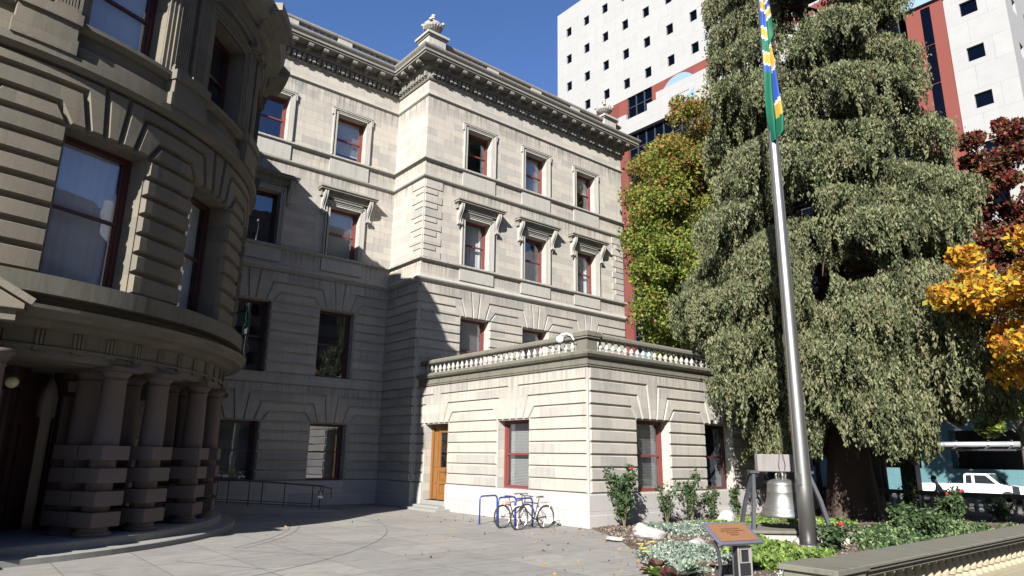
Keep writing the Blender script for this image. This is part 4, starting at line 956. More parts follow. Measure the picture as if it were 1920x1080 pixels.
# vertical dark strips on right pilaster
for j in range(7):
    z=14+j*3.4; k=MB(); k.box(-10.62,-9.95,.2,.3,z,z+3.3); k.build('strip_window',M['glassdark'],tw,'towerF')
for j in range(6):
    z=14+j*3.4; k=MB(); k.box(-8.75,-8.1,-.3,.05,z,z+3.3); k.build('strip_window',M['glassdark'],tw,'towerF')
def glaz(name,a,b,c,d,nu,nz,dep=-.35):
    k=MB(); k.quad((a,dep,c),(b,dep,c),(b,dep,d),(a,dep,d)); k.quad((a,dep-.6,c),(b,dep-.6,c),(b,dep-.6,d),(a,dep-.6,d),mi=1)
    o=k.build(name,[M['glassdark'],M['inside']],tw,'towerF'); k=MB()
    for i in range(nu+1): u=a+(b-a)*i/nu; k.box(u-.04,u+.04,dep,dep+.08,c,d)
    for i in range(nz+1): z=c+(d-c)*i/nz; k.box(a,b,dep+.001,dep+.075,z-.04,z+.04)
    k.build('mullions',M['iron'],o,'towerF')
glaz('mirror_glazing',17.4,21.0,39.2,43.2,3,3,-.2)
glaz('mirror_glazing',-8.1,21.0,13,38.4,24,14,-.25)
k=MB(); 
pts=[(23.4,38.4),(23.4,40.3),(22.2,40.3),(22.2,41.0),(21.0,41.0),(21.0,40.25),(17.9,40.25),(17.9,41.05),(16.6,41.05),(16.6,41.9),(-4.6,41.9),(-4.6,41.0),(-9,40.3),(-9,38.4)]
n=len(pts); k.mesh([(u,-.3,z) for u,z in pts]+[(u,.35,z) for u,z in pts],[tuple(range(n)),tuple(range(n,2*n))]+[(i,(i+1)%n,n+(i+1)%n,n+i) for i in range(n)]); k.build('white_ledge',M['white'],tw,'towerF')
def halfdisc(name,yc,zc,r,d0,d1,mat):
    k=MB(); P=[(yc+r*cos(PI*i/24),zc+r*sin(PI*i/24)) for i in range(25)]; n=25
    k.mesh([(u,d0,z) for u,z in P]+[(u,d1,z) for u,z in P],[tuple(range(n)),tuple(range(n,2*n))]+[(i,(i+1)%n,n+(i+1)%n,n+i) for i in range(n)]); k.build(name,mat,tw,'towerF')
halfdisc('blue_fan',13.7,40.6,2.35,.0,.2,M['pblue']); halfdisc('white_fan',13.4,40.4,1.2,.2,.4,M['white'])
k=MB(); k.mesh([(13.2,.36,39.3),(11.6,.36,40.3),(11.6,.36,38.6),(13.2,.36,38.4),(13.2,.45,39.3),(11.6,.45,40.3),(11.6,.45,38.6),(13.2,.45,38.4)],[(0,3,2,1),(4,5,6,7),(0,1,5,4),(1,2,6,5),(2,3,7,6),(3,0,4,7)]); k.build('blue_tail',M['pblue'],tw,'towerF')
# tiled base with dark loggia openings
mb=MB(); lops=[(y-2.9,y+2.9,1.75,3.5) for y in (0.3,)]+[(-15.0,-9.2,1.75,3.3)]+[(-6.2,-4.4,1.75,3.3)]
lops=[(-15.6,-7.6,1.75,4.4),(-5.6,.4,1.75,4.4),(2.4,9.4,1.75,4.4),(11.4,18.4,1.75,4.4),(20.4,28,1.75,4.4)]
lops+=[(-15.6,-7.6,5.4,12.2),(-5.6,.4,5.4,12.2),(2.4,9.4,5.4,12.2),(11.4,18.4,5.4,12.2)]
wallface(mb,-17,34,0,13,lops,rev=1.2,deep=4.0); mb.quad((-17,0,13),(34,0,13),(34,-4,13),(-17,-4,13))
mb.build('tiled_base',[M['teal'],M['inside']],tw,'towerF')
mb=MB(); mb.quad((40,-17,0),(66,-17,0),(66,-17,13),(40,-17,13)); mb.build('tiled_base_side',M['teal'],tw,'abs')
# ================= unseen blocks added around the square to cut sky light in the court
def blocker_mass(name,x0,x1,y0,y1,h,label,face,col):
    r_=tag(empty(name,((x0+x1)/2,(y0+y1)/2,0)),label,'building'); m_=stone(name+' cladding',col,stain=.1,fine=.05)
    cx,cy=(x0+x1)/2,(y0+y1)/2; k=MB(); k.box(x0-cx,x1-cx,y0-cy,y1-cy,0,h); k.build('walls',m_,r_)
    k=MB(); z=4
    while z<h-3:
        if face=='e': k.quad((x1-cx+.03,y0-cy+1,z),(x1-cx+.03,y1-cy-1,z),(x1-cx+.03,y1-cy-1,z+1.8),(x1-cx+.03,y0-cy+1,z+1.8))
        else: k.quad((x0-cx+1,y1-cy+.03,z),(x1-cx-1,y1-cy+.03,z),(x1-cx-1,y1-cy+.03,z+1.8),(x0-cx+1,y1-cy+.03,z+1.8))
        z+=3.8
    k.build('ribbon_windows',M['glassdark'],r_)
blocker_mass('sky_blocker',-112,-92,-34,90,42,'unseen long grey block added on the west side to cut sky light','e',(.16,.155,.15))
blocker_mass('sky_blocker',-40,95,-100,-72,40,'unseen brown block added on the south side to cut sky light','n',(.14,.12,.10))
blocker_mass('sky_blocker',60,90,-66,-24,38,'unseen grey block added to the south east to cut sky light','e',(.2,.2,.2))
# mirrored west wing of the hall
hw=tag(empty('hall_west_wing',(-41,7,0)),'matching west wing of the limestone hall on the other side of the bow','building')
k=MB(); k.box(-34-14+41,-34+41,-7,7,-.2,21.4); k.box(-34.2-14+41,-34.2+41,-17.2,-7.003,-.2,5.6); k.box(-34+41,-24.2+41,-4.1,7,-.2,21.4); k.build('walls',M['ashlar'],hw)
k=MB(); sweep(k,[(-48+41,7),(-48+41,-7),(-34+41,-7),(-34+41,-4.1),(-24.2+41,-4.1)],[(-.1,20.2),(.2,20.6),(.8,21),(.93,21.42),(-.3,21.5)]); k.build('cornice',M['cornice'],hw)
# ================= TREES
def trunk(mb,path,rs,n=12): mb.tube(path,rs,n)
BARK=stone('shaggy cedar bark',(.055,.037,.03),stain=.9,fine=1.0,dark=(.03,.02,.015)); BARK2=stone('grey bark',(.08,.068,.055),stain=.5,fine=.9)
def prof(T,z):
    for (a,u),(b,w) in zip(T,T[1:]):
        if a<=z<=b: return u+(w-u)*(z-a)/(b-a)
    return T[0][1] if z<T[0][0] else T[-1][1]
TX,TY=10.9,-13.6
ced=tag(empty('weeping_cedar',(TX,TY,0)),'huge grey green weeping cedar with drooping curtains of foliage towering over the garden','tree')
k=MB(); n=28; rings=[(0,1.02),(.3,.92),(.8,.84),(1.6,.76),(3,.66),(5,.58),(9,.48),(15,.34),(22,.2),(30,.05)]; vs=[];fs=[]
for i,(z,r) in enumerate(rings):
    for j in range(n):
        a=2*PI*j/n; rr=r*(1+.11*sin(a*7+z*.3)+.07*sin(a*13-z*.5)+ (.12*max(0,1-z/1.6))*sin(a*5)); vs.append((rr*cos(a),rr*sin(a),z))
for i in range(len(rings)-1):
    for j in range(n): fs.append((i*n+j,i*n+(j+1)%n,(i+1)*n+(j+1)%n,(i+1)*n+j))
k.mesh(vs,fs); k.build('trunk',BARK,ced,smooth=True)
TOP=[(1.8,3.6),(2.6,4.6),(3.5,5.3),(5,5.9),(8,6.1),(11,5.5),(13.5,5.2),(16,4.6),(19,4.4),(22,4.3),(26,3.2),(29,2),(32,.3)]
PP=[]; MI=[]; lim=MB()
nb_=0
for b in range(255):
    z0=3.4+(31-3.4)*(b/255)**1.25+RNG.uniform(-.5,.5)
    a=RNG.uniform(0,2*PI); L=prof(TOP,z0-.8)*RNG.uniform(.72,1.06)
    if z0<7.4 and sin(a)>0:
        L=min(L,2.75/max(sin(a),.05))
        if L<2.2: continue
    rise=RNG.uniform(.05,.18); drp=RNG.uniform(.22,.4)
    ca,sa=cos(a),sin(a)
    def pt(s,w=0):
        r=L*s; return np.array([r*ca-w*sa,r*sa+w*ca,z0+rise*L*s*2-drp*L*s*s*1.5])
    lim.tube([tuple(pt(s)) for s in (0,.25,.5,.75,.97)],[.10,.075,.05,.03,.01],5)
    ns=int(28+L*12)
    for q in range(ns):
        s=1-(RNG.random()**1.7)*.62; w=RNG.normal()*.13*L*(1.15-.5*s)
        p=pt(s,w); p[2]-=abs(w)*.28
        h=RNG.gamma(4,.22)*(.75+.25*min(1,L/5)); m=max(4,int(h/.0155)); t=np.linspace(0,1,m)
        spread=.15*(1-t)**.8+.012
        P=np.empty((m,3)); lean=RNG.normal(size=2)*.05
        P[:,0]=p[0]+RNG.normal(size=m)*spread*.8+ca*.12*t+lean[0]*t; P[:,1]=p[1]+RNG.normal(size=m)*spread+sa*.12*t+lean[1]*t; P[:,2]=p[2]-t*h+RNG.normal(size=m)*.02
        PP.append(P); MI.append(np.clip(RNG.integers(0,4)+RNG.integers(-1,2,m),0,3))
    # top sprays that cover the bough
    m=int(90*L); s=RNG.uniform(.3,1,m); w=RNG.normal(size=m)*.15*L; r=L*s
    P=np.stack([r*ca-w*sa,r*sa+w*ca,z0+rise*L*s*2-drp*L*s*s*1.5-np.abs(w)*.28+RNG.uniform(-.05,.12,m)],1); PP.append(P); MI.append(RNG.integers(0,4,m))
P=np.concatenate(PP); mi=np.concatenate(MI)
wx,wy=P[:,0]+TX,P[:,1]+TY
ok=~((wy>-10.75)&(P[:,2]<6.5)&(wx<15.2)) & (P[:,2]>1.35)
ok&=~((np.hypot(P[:,0],P[:,1])<.6)&(P[:,2]<5))
vd=np.array([CAM.x-TX,CAM.y-TY]); vd/=np.linalg.norm(vd); al=P[:,0]*vd[0]+P[:,1]*vd[1]; pe_=-(P[:,0]*vd[1]-P[:,1]*vd[0])
hole=lambda o,z,ro,rz:((pe_-o)/ro)**2+((P[:,2]-z)/rz)**2<1
ok&=~(hole(-.45,2.2,.35,1.2)&(al>.3)); ok&=~hole(.75,8.6,.75,.75); ok&=~(hole(-.35,8.3,.35,1.0)&(al>0)); ok&=P[:,2]>np.where(pe_>2.6,3.9,np.where(pe_<-4.2,3.2,2.5))+.5*np.sin(wx*3.1)*np.sin(wy*2.7)
P=P[ok]; mi=mi[ok]; print('cedar leaves',len(P))
CM=[leafmat('cedar green dark',(.04,.05,.024),.22),leafmat('cedar green',(.092,.103,.048),.24),leafmat('cedar sage',(.14,.153,.08),.24),leafmat('cedar olive brown',(.12,.112,.06),.22)]
cards('foliage',P,.062,CM,ced,aspect=2.3,droop=2.4,mi=mi)
lim.build('limbs',BARK,ced)
def tree(name,label,x,y,z0,z1,rx,nleaf,size,cols,cfun,bark=None,tr=.18,lean=(0,0),ngrp=90,squash=1.0,group=None,shape=None,holes=.5,cull=None):
    t=tag(empty(name,(x,y,0)),label,'tree',group)
    k=MB(); zc=(z0+z1)/2; hz=(z1-z0)/2
    k.tube([(0,0,-.1),(.05,.03,z0*.6),(lean[0]*.3,lean[1]*.3,z0+.2*(z1-z0)),(lean[0]*.8,lean[1]*.8,z0+.55*(z1-z0)),(lean[0],lean[1],z0+.82*(z1-z0))],[tr*1.25,tr,tr*.75,tr*.4,.03],10); k.build('trunk',bark or BARK2,t,smooth=True)
    L=MB(); C=[]
    for i in range(ngrp):
        while True:
            v=RNG.normal(size=3); v/=np.linalg.norm(v); r=RNG.random()**.42
            q=v*r
            if shape and abs(math.hypot(q[0],q[1]))>shape(q[2]): continue
            break
        c=np.array([lean[0]*(.5+q[2]*.3)+q[0]*rx,lean[1]*(.5+q[2]*.3)+q[1]*rx,zc+q[2]*hz]); C.append((c,q[2]))
        if i%2==0:
            zb=max(z0*.8,c[2]-rx*.55); L.tube([(lean[0]*.4,lean[1]*.4,zb),(c[0]*.45+lean[0]*.2,c[1]*.45+lean[1]*.2,zb+(c[2]-zb)*.6),tuple(c)],[tr*.3,tr*.16,.012],5)
    PP=[];MI=[]
    for c,h in C:
        m=int(nleaf/ngrp*RNG.uniform(.5,1.5)); rr=rx*RNG.uniform(.13,.27)
        v=RNG.normal(size=(m,3)); v/=np.linalg.norm(v,axis=1)[:,None]; v*= (RNG.random(m)**.45)[:,None]*rr; v[:,2]*=.75*squash
        PP.append(c+v); MI.append(cfun(h,m,(c+v)))
    P=np.concatenate(PP); mi=np.concatenate(MI)
    if cull is not None: ok=~cull(P+np.array([x,y,0])); P=P[ok]; mi=mi[ok]
    cards('crown',P,size,cols,t,aspect=1.35,mi=mi); L.build('branches',bark or BARK2,t); return t
MC=[leafmat('maple green',(.105,.15,.026),.42),leafmat('maple yellow green',(.185,.2,.042),.42),leafmat('maple dark green',(.035,.058,.012),.3),leafmat('maple orange',(.24,.12,.04),.4),leafmat('maple russet',(.16,.055,.025),.35)]
def mf(h,m,P):
    p3=max(.05,min(.7,(h+.12)*.6)); r=RNG.random(m); out=RNG.choice([0,1,1,2],m); out[r<p3]=RNG.choice([3,3,4,1],int((r<p3).sum())); return out
tree('maple_tree','tall maple turning from green below to russet at the top beside the pavilion end',17.7,-3.5,5.2,24.2,5.1,230000,.14,MC,mf,ngrp=420,tr=.22,shape=lambda h:1-.35*max(0,h),cull=lambda P:(P[:,0]<15.0)&(P[:,1]>-.4))
RC=[leafmat('crimson leaves',(0.115,0.014,0.018),.35),leafmat('dark crimson leaves',(0.050,0.011,0.014),.3),leafmat('russet leaves',(0.144,0.050,0.022),.35),leafmat('olive leaves',(0.065,0.065,0.022),.3)]
rf=lambda h,m,P:RNG.integers(0,4,m)
tree('crimson_maple','dark crimson maple in front of the white tower at the far right',29.5,-15.8,8,22.3,3.9,38000,.19,RC,rf,ngrp=150,tr=.2,shape=lambda h:1-.6*max(0,h+.2))
RC2=[leafmat('bright red leaves',(0.324,0.036,0.050),.45),leafmat('red leaves',(0.180,0.022,0.029),.35)]
tree('red_maple','bright red maple glimpsed through the gap in the cedar',26,-8.6,9,15,2.8,8000,.2,RC2,lambda h,m,P:RNG.integers(0,2,m),ngrp=40,tr=.15)
YCo=[leafmat('golden leaves',(0.446,0.259,0.022),.45),leafmat('orange leaves',(0.360,0.144,0.022),.45),leafmat('yellow green leaves',(0.288,0.274,0.043),.45),leafmat('brown orange leaves',(0.180,0.072,0.022),.4)]
tree('golden_cherry','cherry tree with drooping golden orange leaves at the right edge',8.9,-22.0,3.9,8.9,2.75,15000,.14,YCo,lambda h,m,P:RNG.choice([0,0,1,2,3],m),ngrp=60,tr=.13,lean=(-2.0,1.4))
GC=[leafmat('linden green',(0.094,0.137,0.022),.4),leafmat('linden dark',(0.043,0.072,0.014),.3),leafmat('linden light',(0.158,0.194,0.043),.4)]
tree('street_tree','low green street tree behind the bus shelter at the right',26.5,-15.3,3.4,8.2,3.0,15000,.19,GC,lambda h,m,P:RNG.integers(0,3,m),ngrp=55,tr=.14)
tree('street_tree','slender pale barked street tree behind the cedar trunk',21.0,-10.3,7.5,12,2.4,5000,.19,GC,lambda h,m,P:RNG.integers(0,3,m),ngrp=25,tr=.2)
tree('street_tree','dense low green street tree seen through the terrace balusters beyond the hall',21.5,-1.0,1.8,9,4.0,26000,.17,GC,lambda h,m,P:RNG.integers(0,3,m),ngrp=70,tr=.15)
tree('street_tree','second low green street tree beyond the hall, deeper behind the weeping cedar',22.0,-6.8,2.5,8.5,3.2,16000,.17,GC,lambda h,m,P:RNG.integers(0,3,m),ngrp=50,tr=.15)
# ================= shrubs and garden planting
SG=[leafmat('rose leaf',(0.040,0.065,0.025),.25),leafmat('rose leaf dark',(0.022,0.040,0.016),.25),leafmat('rose leaf light',(0.079,0.115,0.050),.3)]
STM=plain('green brown stems',(.09,.07,.035),.8); ROSE=leafmat('rose petals',(0.432,0.029,0.043),.3)
def shrub(x,y,h,w,n,label,mats=SG,size=.07,stems=7,flowers=(),name='rose_bush',cat='bush',dens=1.0,group=None):
    t=tag(empty(name,(x,y,gz(x,y) if inbed(x,y) else 0)),label,cat,group); k=MB(); PP=[]
    for s in range(stems):
        a=RNG.uniform(0,2*PI); rr=w*RNG.uniform(.3,1); hh=h*RNG.uniform(.6,1)
        p=[(0,0,-.05),(rr*.4*cos(a),rr*.4*sin(a),hh*.4),(rr*.8*cos(a),rr*.8*sin(a),hh*.75),(rr*cos(a),rr*sin(a),hh)]; k.tube(p,[.014,.011,.008,.004],5)
        for q in range(int(n/stems/9)):
            u=RNG.uniform(.22,1); i=min(2,int(u*3)); f=u*3-i; c=np.array(p[i])*(1-f)+np.array(p[i+1])*f; c=c+RNG.normal(size=3)*w*.16
            PP.append(c+RNG.normal(size=(9,3))*.055)
    P=np.concatenate(PP); P=P[P[:,2]>.03]; cards('leaves',P,size,mats,t,aspect=1.5); k.build('stems',STM,t)
    for (fx,fy,fz) in flowers: g=MB(); g.lathe([(.001,-.04),(.045,-.02),(.06,.02),(.04,.045),(.045,.05),(.02,.035),(.001,.03)],(fx,fy,fz),9); g.build('bloom',ROSE,t)
    return t
G_='rose bushes along the terrace wall'
shrub(1.05,-10.95,1.75,.55,2100,'bushy dark green rose bush nearest the corner of the terrace wall',flowers=((.3,-.1,1.75),),group=G_)
shrub(2.9,-11.15,1.35,.35,620,'thin rose bush right of the first terrace front window',group=G_)
shrub(4.2,-11.2,1.75,.4,760,'tall sparse rose bush midway along the sunlit terrace wall',group=G_)
shrub(5.4,-11.2,1.15,.3,600,'small rose bush beside the white rock',group=G_)
shrub(6.7,-11.4,1.1,.3,480,'low rose bush in the shade left of the bell frame',group=G_)
for i,(x,y,h,w,n,fl,lab) in enumerate(((11.0,-16.8,1.15,.6,1300,((.1,-.3,1.1),(.3,.2,1.0)),'tall rose bush with red blooms in front of the shaded balustrade'),(14.6,-17.2,.8,.5,600,(),'dark rose bush near the far balustrade at the right'),(8.0,-16.6,.8,.6,900,(),'leafy rose bush right of the cedar trunk foot'),(1.0,-17.5,.6,.5,700,((-.2,-.3,.62),),'low rose bush with one red bloom just right of the flagpole foot'),(5.9,-17.6,.7,.6,1000,(),'spreading rose bush behind the middle of the near balustrade'),(13.2,-14.7,1.7,.35,380,(),'thin tall dark rose stems silhouetted against the street'))):
    shrub(x,y,h,w,n,lab,flowers=fl,group='rose bushes behind the near balustrade',size=.08)
def cover(name,label,poly,n,size,mats,h,aspect=1.6,droop=0,tuft=0):
    P=[]
    x0=min(p[0] for p in poly);x1=max(p[0] for p in poly);y0=min(p[1] for p in poly);y1=max(p[1] for p in poly)
    def inside(x,y):
        c=False;j=len(poly)-1
        for i in range(len(poly)):
            if (poly[i][1]>y)!=(poly[j][1]>y) and x<(poly[j][0]-poly[i][0])*(y-poly[i][1])/(poly[j][1]-poly[i][1])+poly[i][0]: c=not c
            j=i
        return c
    while len(P)<n:
        x=RNG.uniform(x0,x1);y=RNG.uniform(y0,y1)
        if not inside(x,y): continue
        if sin(x*2.3+y*.7)+sin(y*2.9-x*1.1)+RNG.uniform(-.6,.6)<-.75: n-=7; continue
        hh=h*(.55+.45*sin(x*3.3+y*1.7)*sin(y*3.9-x)+.15*sin(x*9)); 
        for q in range(14): P.append((x+RNG.normal()*.07,y+RNG.normal()*.07,gz(x,y)+max(.02,hh)*RNG.random()**.6))
    o=cards(name,P,size,mats,aspect=aspect,droop=droop); tag(o,label,'ground cover',None,'stuff'); return o
SIL=[leafmat('silver grey leaves',(0.158,0.194,0.158),.2),leafmat('grey green leaves',(0.101,0.137,0.101),.2),leafmat('pale leaves',(0.230,0.266,0.223),.2)]
HB=[leafmat('fresh green leaves',(0.115,0.180,0.036),.35),leafmat('mid green leaves',(0.065,0.108,0.025),.3),leafmat('light yellow green leaves',(0.202,0.259,0.079),.35)]
ROS=[leafmat('bush leaf green',(0.054,0.094,0.032),.3),leafmat('bush leaf dark',(0.025,0.043,0.018),.25),leafmat('bush leaf pale',(0.144,0.187,0.086),.3)]
cover('silver_groundcover','low silver grey leafy ground cover at the kerb left of the plaque',[(-5.4,-17.6),(-3.6,-15.4),(-2.0,-14.5),(-.9,-15.2),(-3.0,-17.6)],9000,.045,SIL,.24)
cover('silver_groundcover','low silver grey leafy ground cover between the white rock and the terrace wall',[(-.6,-13.1),(.8,-11.9),(2.6,-12.3),(3.2,-13.6),(.6,-14.2)],6500,.045,SIL,.26)
cover('green_groundcover','low fresh green ground cover around the bell platform',[(1.5,-12.1),(6,-11.7),(9,-12.6),(9,-14.6),(5,-14.3),(2.5,-13.4)],16000,.07,HB,.16)
cover('herb_groundcover','bright green leafy herbs beside the plaque',[(-3.2,-18.3),(-2.6,-16.9),(-1.3,-16.4),(-.9,-17.2),(-1.3,-18.6),(-2.3,-19.0)],11000,.075,HB,.36)
cover('rose_groundcover','dark green low rose foliage filling the bed behind the near balustrade',[(.6,-20.3),(.2,-19.0),(2.0,-17.6),(3.2,-16.6),(6,-15.4),(9.0,-15.8),(11,-16.8),(12,-20.2)],13000,.065,ROS,.28)
cover('rose_groundcover','thin low foliage patch at the foot of the flagpole',[(-1.2,-20.5),(-.6,-19.9),(.6,-19.6),(.6,-20.5)],1200,.07,ROS,.12)
WF=[leafmat('white blossom',(0.504,0.490,0.533),.3),leafmat('lilac white blossom',(0.396,0.360,0.446),.3),HB[1]]
cover('white_alyssum','white flowering mat at the near corner of the bed',[(-5.2,-19.9),(-4.6,-19.0),(-3.6,-18.9),(-3.3,-19.7),(-4.2,-20.4)],7000,.035,WF,.2)
def leafy(x,y,h,n,lab,mats,w=.2,nm='leafy_plant'):
    t=tag(empty(nm,(x,y,gz(x,y))),lab,'plant'); k=MB()
    for i in range(n):
        a=RNG.uniform(0,2*PI); l=h*RNG.uniform(.6,1.1); el=RNG.uniform(.35,1.3); ww=w*RNG.uniform(.4,.8)*l
        pr=[]
        for s in (0,.3,.6,.85,1):
            r=l*s*cos(el); z=l*s*sin(el)-.25*l*s*s; wd=ww*math.sin(PI*min(1,.12+s*.88))
            pr.append(((r*cos(a)-wd*sin(a),r*sin(a)+wd*cos(a),z),(r*cos(a),r*sin(a),z-.02),(r*cos(a)+wd*sin(a),r*sin(a)-wd*cos(a),z)))
        mi=random.randrange(len(mats))
        for p,q in zip(pr,pr[1:]): k.quad(p[0],p[1],q[1],q[0],mi=mi); k.quad(p[1],p[2],q[2],q[1],mi=mi)
    k.build('leaves',mats,t,recalc=False); return t
leafy(-4.9,-17.5,.6,26,'upright grey green artichoke like plant just left of the plaque',[SIL[0],leafmat('sage leaf',(0.122,0.180,0.094),.3)],.22)
PUR=[leafmat('purple lettuce leaf',(0.058,0.011,0.022),.3),leafmat('purple green leaf',(0.072,0.043,0.029),.3)]
leafy(-4.9,-16.9,.4,24,'dark purple lettuce like plant at the kerb above the green one',PUR,.4); leafy(-5.35,-17.6,.34,22,'second dark purple leafy plant low at the picture bottom',PUR,.4)
leafy(-5.2,-17.2,.36,24,'bright yellow green leafy plant between the purple ones',[HB[0],HB[2]],.4)
YF=leafmat('yellow petals',(0.540,0.432,0.029),.3)
for yi,(x,y) in enumerate(((-3.9,-15.7),(-4.3,-16.1),(-3.4,-15.6),(-4.8,-16.6))):
    t=tag(empty('yellow_flower',(x,y,gz(x,y))),['first yellow flower above the rest near the flat pale rock','yellow flower low at the kerb beside the purple leaves','yellow flower farthest into the silver leaves','lowest yellow flower of the four on the kerb'][yi],'flower','yellow flowers along the kerb')
    k=MB(); k.tube([(0,0,0),(.01,.01,.3)],.005,4); k.build('stem',STM,t)
    k=MB()
    for i in range(6): a=i*PI/3; k.obox((.04*cos(a),.04*sin(a),.31),(.04*cos(a),.04*sin(a),.008),(-.022*sin(a),.022*cos(a),0),(0,0,.003))
    k.lathe([(.001,.3),(.02,.31),(.001,.325)],n=8); k.build('petals',YF,t)
# ================= bus shelter
bs_=tag(empty('bus_shelter',(21.5,-14,0)),'steel and glass bus shelter with a fat tubular ridge on the far pavement','bus shelter')
k=MB(); k.tube([(0,5.2,2.98),(0,-2.4,2.98)],.13,16); k.build('ridge_tube',plain('galvanised tube',(.3,.3,.31),.35,.5),bs_,smooth=True)
for y in (3.9,2.6,1.3,.1,-1.2,-2.1):
    k=MB(); k.lathe([(.15,-.03),(.16,0),(.15,.03)],(0,0,0),12); k.v=[(v[0],v[2]+y,v[1]+2.98) for v in k.v]; k.obox((-.02,y,3.14),(.02,0,0),(0,.03,0),(0,0,.04)); k.build('clamp',CHR,bs_)
    k=MB(); k.tube([(0,y,2.9),(-.9,y,2.72),(-1.1,y,2.74)],.035,6); k.tube([(0,y,2.9),(.9,y,2.72)],.035,6); k.build('roof_arm',M['iron'],bs_)
k=MB(); k.box(-1.15,1.15,-2.5,5.3,2.74,2.77); k.build('glass_roof',M['glassdark'],bs_)
k=MB(); k.box(-1.2,-1.12,-2.5,5.3,2.68,2.76); k.build('gutter',CHR,bs_)
for y in (2.3,5.0): k=MB(); k.box(-.3,.3,y-.35,y+.35,0,2.75); k.build('column',M['black'],bs_)
# ================= pickup truck
tr=tag(empty('pickup_truck',(29.2,-12.3,0)),'white extended cab pickup truck parked across the street facing right','truck')
WPt=plain('white car paint',(.6,.6,.6),.25)
def side(name,pts,x0,x1,mat,par,bev=.02):
    k=MB(); n=len(pts); k.mesh([(x0,-u,z) for u,z in pts]+[(x1,-u,z) for u,z in pts],[tuple(range(n)),tuple(range(n,2*n))]+[(i,(i+1)%n,n+(i+1)%n,n+i) for i in range(n)]); return k.build(name,mat,par,bev=bev)
arch=lambda c,r=.37:[(c+r*cos(a),.34+r*sin(a)) for a in [PI*i/8 for i in range(9)]]
bodyp=[(-2.65,.42),(-2.65,1.0),(-.55,1.03),(1.05,1.03),(2.25,.93),(2.42,.8),(2.45,.42)]+[(1.85,.42)]+arch(1.5)+[(1.13,.40),(-1.25,.4)]+arch(-1.62)+[(-1.99,.42)]
body=side('body',bodyp,-.84,.84,WPt,tr)
cab=side('cab',[(-.55,1.0),(-.5,1.52),(-.4,1.6),(.62,1.6),(1.2,1.03)],-.76,.76,WPt,tr,.03)
GL=plain('car window glass',(.015,.018,.022),.06)
for s in (-1,1):
    side('side_window',[(-.42,1.07),(-.38,1.5),(-.12,1.51),(-.12,1.07)],s*.765-.006,s*.765+.006,GL,tr,0); side('side_window',[(0.02,1.07),(.02,1.51),(.55,1.51),(1.0,1.07)],s*.765-.006,s*.765+.006,GL,tr,0)
k=MB(); k.mesh([(-.66,-.66,1.56),(.66,-.66,1.56),(.7,-1.17,1.08),(-.7,-1.17,1.08)],[(0,1,2,3)]); k.v=[(v[0],v[1]-.012,v[2]+.012) for v in k.v]; k.build('windscreen',GL,tr)
for c in (1.5,-1.62):
    for s in (-1,1):
        k=MB(); k.lathe([(.2,-.1),(.33,-.1),(.34,-.06),(.34,.06),(.33,.1),(.2,.1)],(0,0,0),20); k.v=[(v[2]+s*.75,v[1]-c,v[0]+.34) for v in k.v]; w=k.build('wheel',RUB,tr)
        k=MB(); k.lathe([(.02,-.09),(.2,-.09),(.2,.09),(.02,.09)],(0,0,0),12); k.v=[(v[2]+s*.76,v[1]-c,v[0]+.34) for v in k.v]; k.build('hub',CHR,w)
k=MB(); k.box(-.82,.82,-2.52,-2.44,.42,.6); k.build('bumper',CHR,tr); k=MB(); k.box(-.78,-.5,-2.46,-2.43,.65,.8); k.build('headlight',SILV if 'SILV' in globals() else CHR,tr); k=MB(); k.box(.5,.78,-2.46,-2.43,.65,.8); k.build('headlight',CHR,tr)
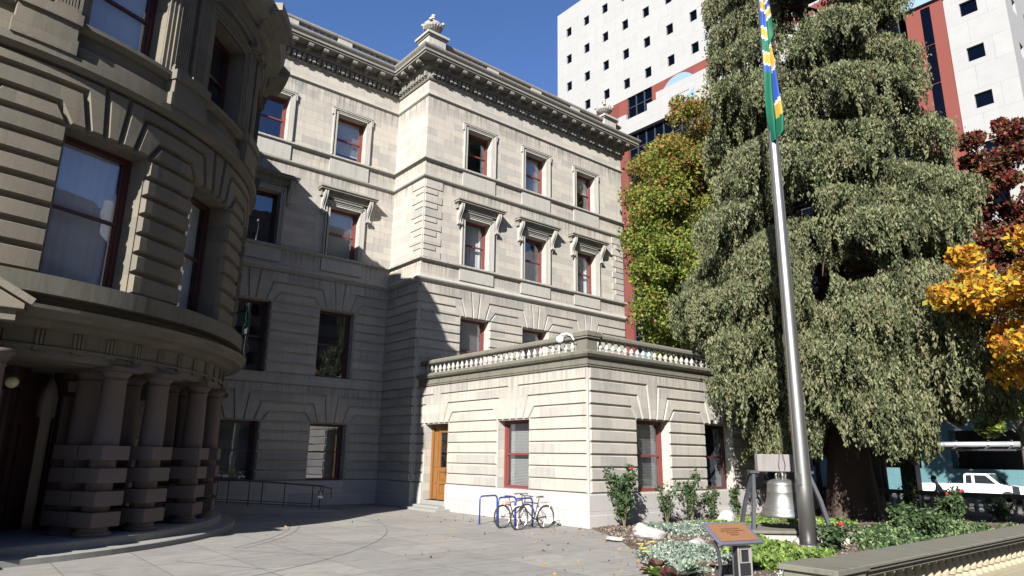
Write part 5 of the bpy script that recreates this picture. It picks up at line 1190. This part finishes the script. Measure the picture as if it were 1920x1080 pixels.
# ================= person by the far balustrade
def skin(name,pts,edges,rad,mat,parent,sub=2):
    me=bpy.data.meshes.new(name); me.from_pydata(pts,edges,[]); o=bpy.data.objects.new(name,me); COL.objects.link(o)
    sm=o.modifiers.new('skin','SKIN'); 
    for v,r in zip(me.skin_vertices[0].data,rad): v.radius=r if isinstance(r,tuple) else (r,r)
    me.skin_vertices[0].data[0].use_root=True
    ss=o.modifiers.new('sub','SUBSURF'); ss.levels=sub; ss.render_levels=sub
    me.materials.append(mat); o.parent=parent
    for p in me.polygons: p.use_smooth=True
    return o
pe=tag(empty('person',(18.9,-13.9,.02),R(200)),'person in a dark cap and pale grey top sitting hunched beyond the shaded balustrade','person')
SK=plain('skin',(.32,.19,.13),.6); CL=plain('pale grey cloth',(.42,.4,.4),.8); DN=plain('dark trousers',(.03,.035,.05),.8); CP=plain('dark cap',(.015,.015,.02),.7)
pts=[(0,0,.62),(0,-.05,.85),(0,-.14,1.1),(0,-.2,1.22),(0,-.25,1.32),(0,-.29,1.43),(.17,-.16,1.14),(.25,-.24,.9),(.2,-.45,.78),(-.17,-.16,1.14),(-.25,-.24,.9),(-.2,-.45,.78),(.1,-.03,.6),(.14,-.45,.6),(.14,-.47,.12),(-.1,-.03,.6),(-.14,-.45,.6),(-.14,-.47,.12),(.14,-.6,.06),(-.14,-.6,.06)]
ed=[(0,1),(1,2),(2,3),(3,4),(4,5),(2,6),(6,7),(7,8),(2,9),(9,10),(10,11),(0,12),(12,13),(13,14),(0,15),(15,16),(16,17),(14,18),(17,19)]
rd=[.15,.15,.16,.07,.085,.09,.075,.05,.04,.075,.05,.04,.1,.075,.05,.1,.075,.05,.04,.04]
skin('body',pts,ed,rd,CL,pe)
k=MB(); k.lathe([(.112,1.4),(.118,1.45),(.1,1.52),(.05,1.565),(.001,1.575)],(0,-.28,0),16); k.box(-.08,.08,-.5,-.35,1.42,1.44); k.build('cap',CP,pe,smooth=False)
k=MB(); k.lathe([(.001,1.22),(.06,1.24),(.085,1.32),(.098,1.4),(.1,1.44)],(0,-.29,0),14); k.box(-.012,.012,-.41,-.37,1.33,1.37); k.build('face',SK,pe,smooth=True)
st_=tag(empty('bench_block',(18.95,-13.9,.02)),'low dark bench under the sitting person','bench'); k=MB(); k.box(-.3,.3,-.8,.8,.38,.48); k.build('seat',M['iron'],st_); 
for yy in (-.7,.7): k=MB(); k.box(-.25,.25,yy-.05,yy+.05,0,.38); k.build('leg',M['iron'],st_)
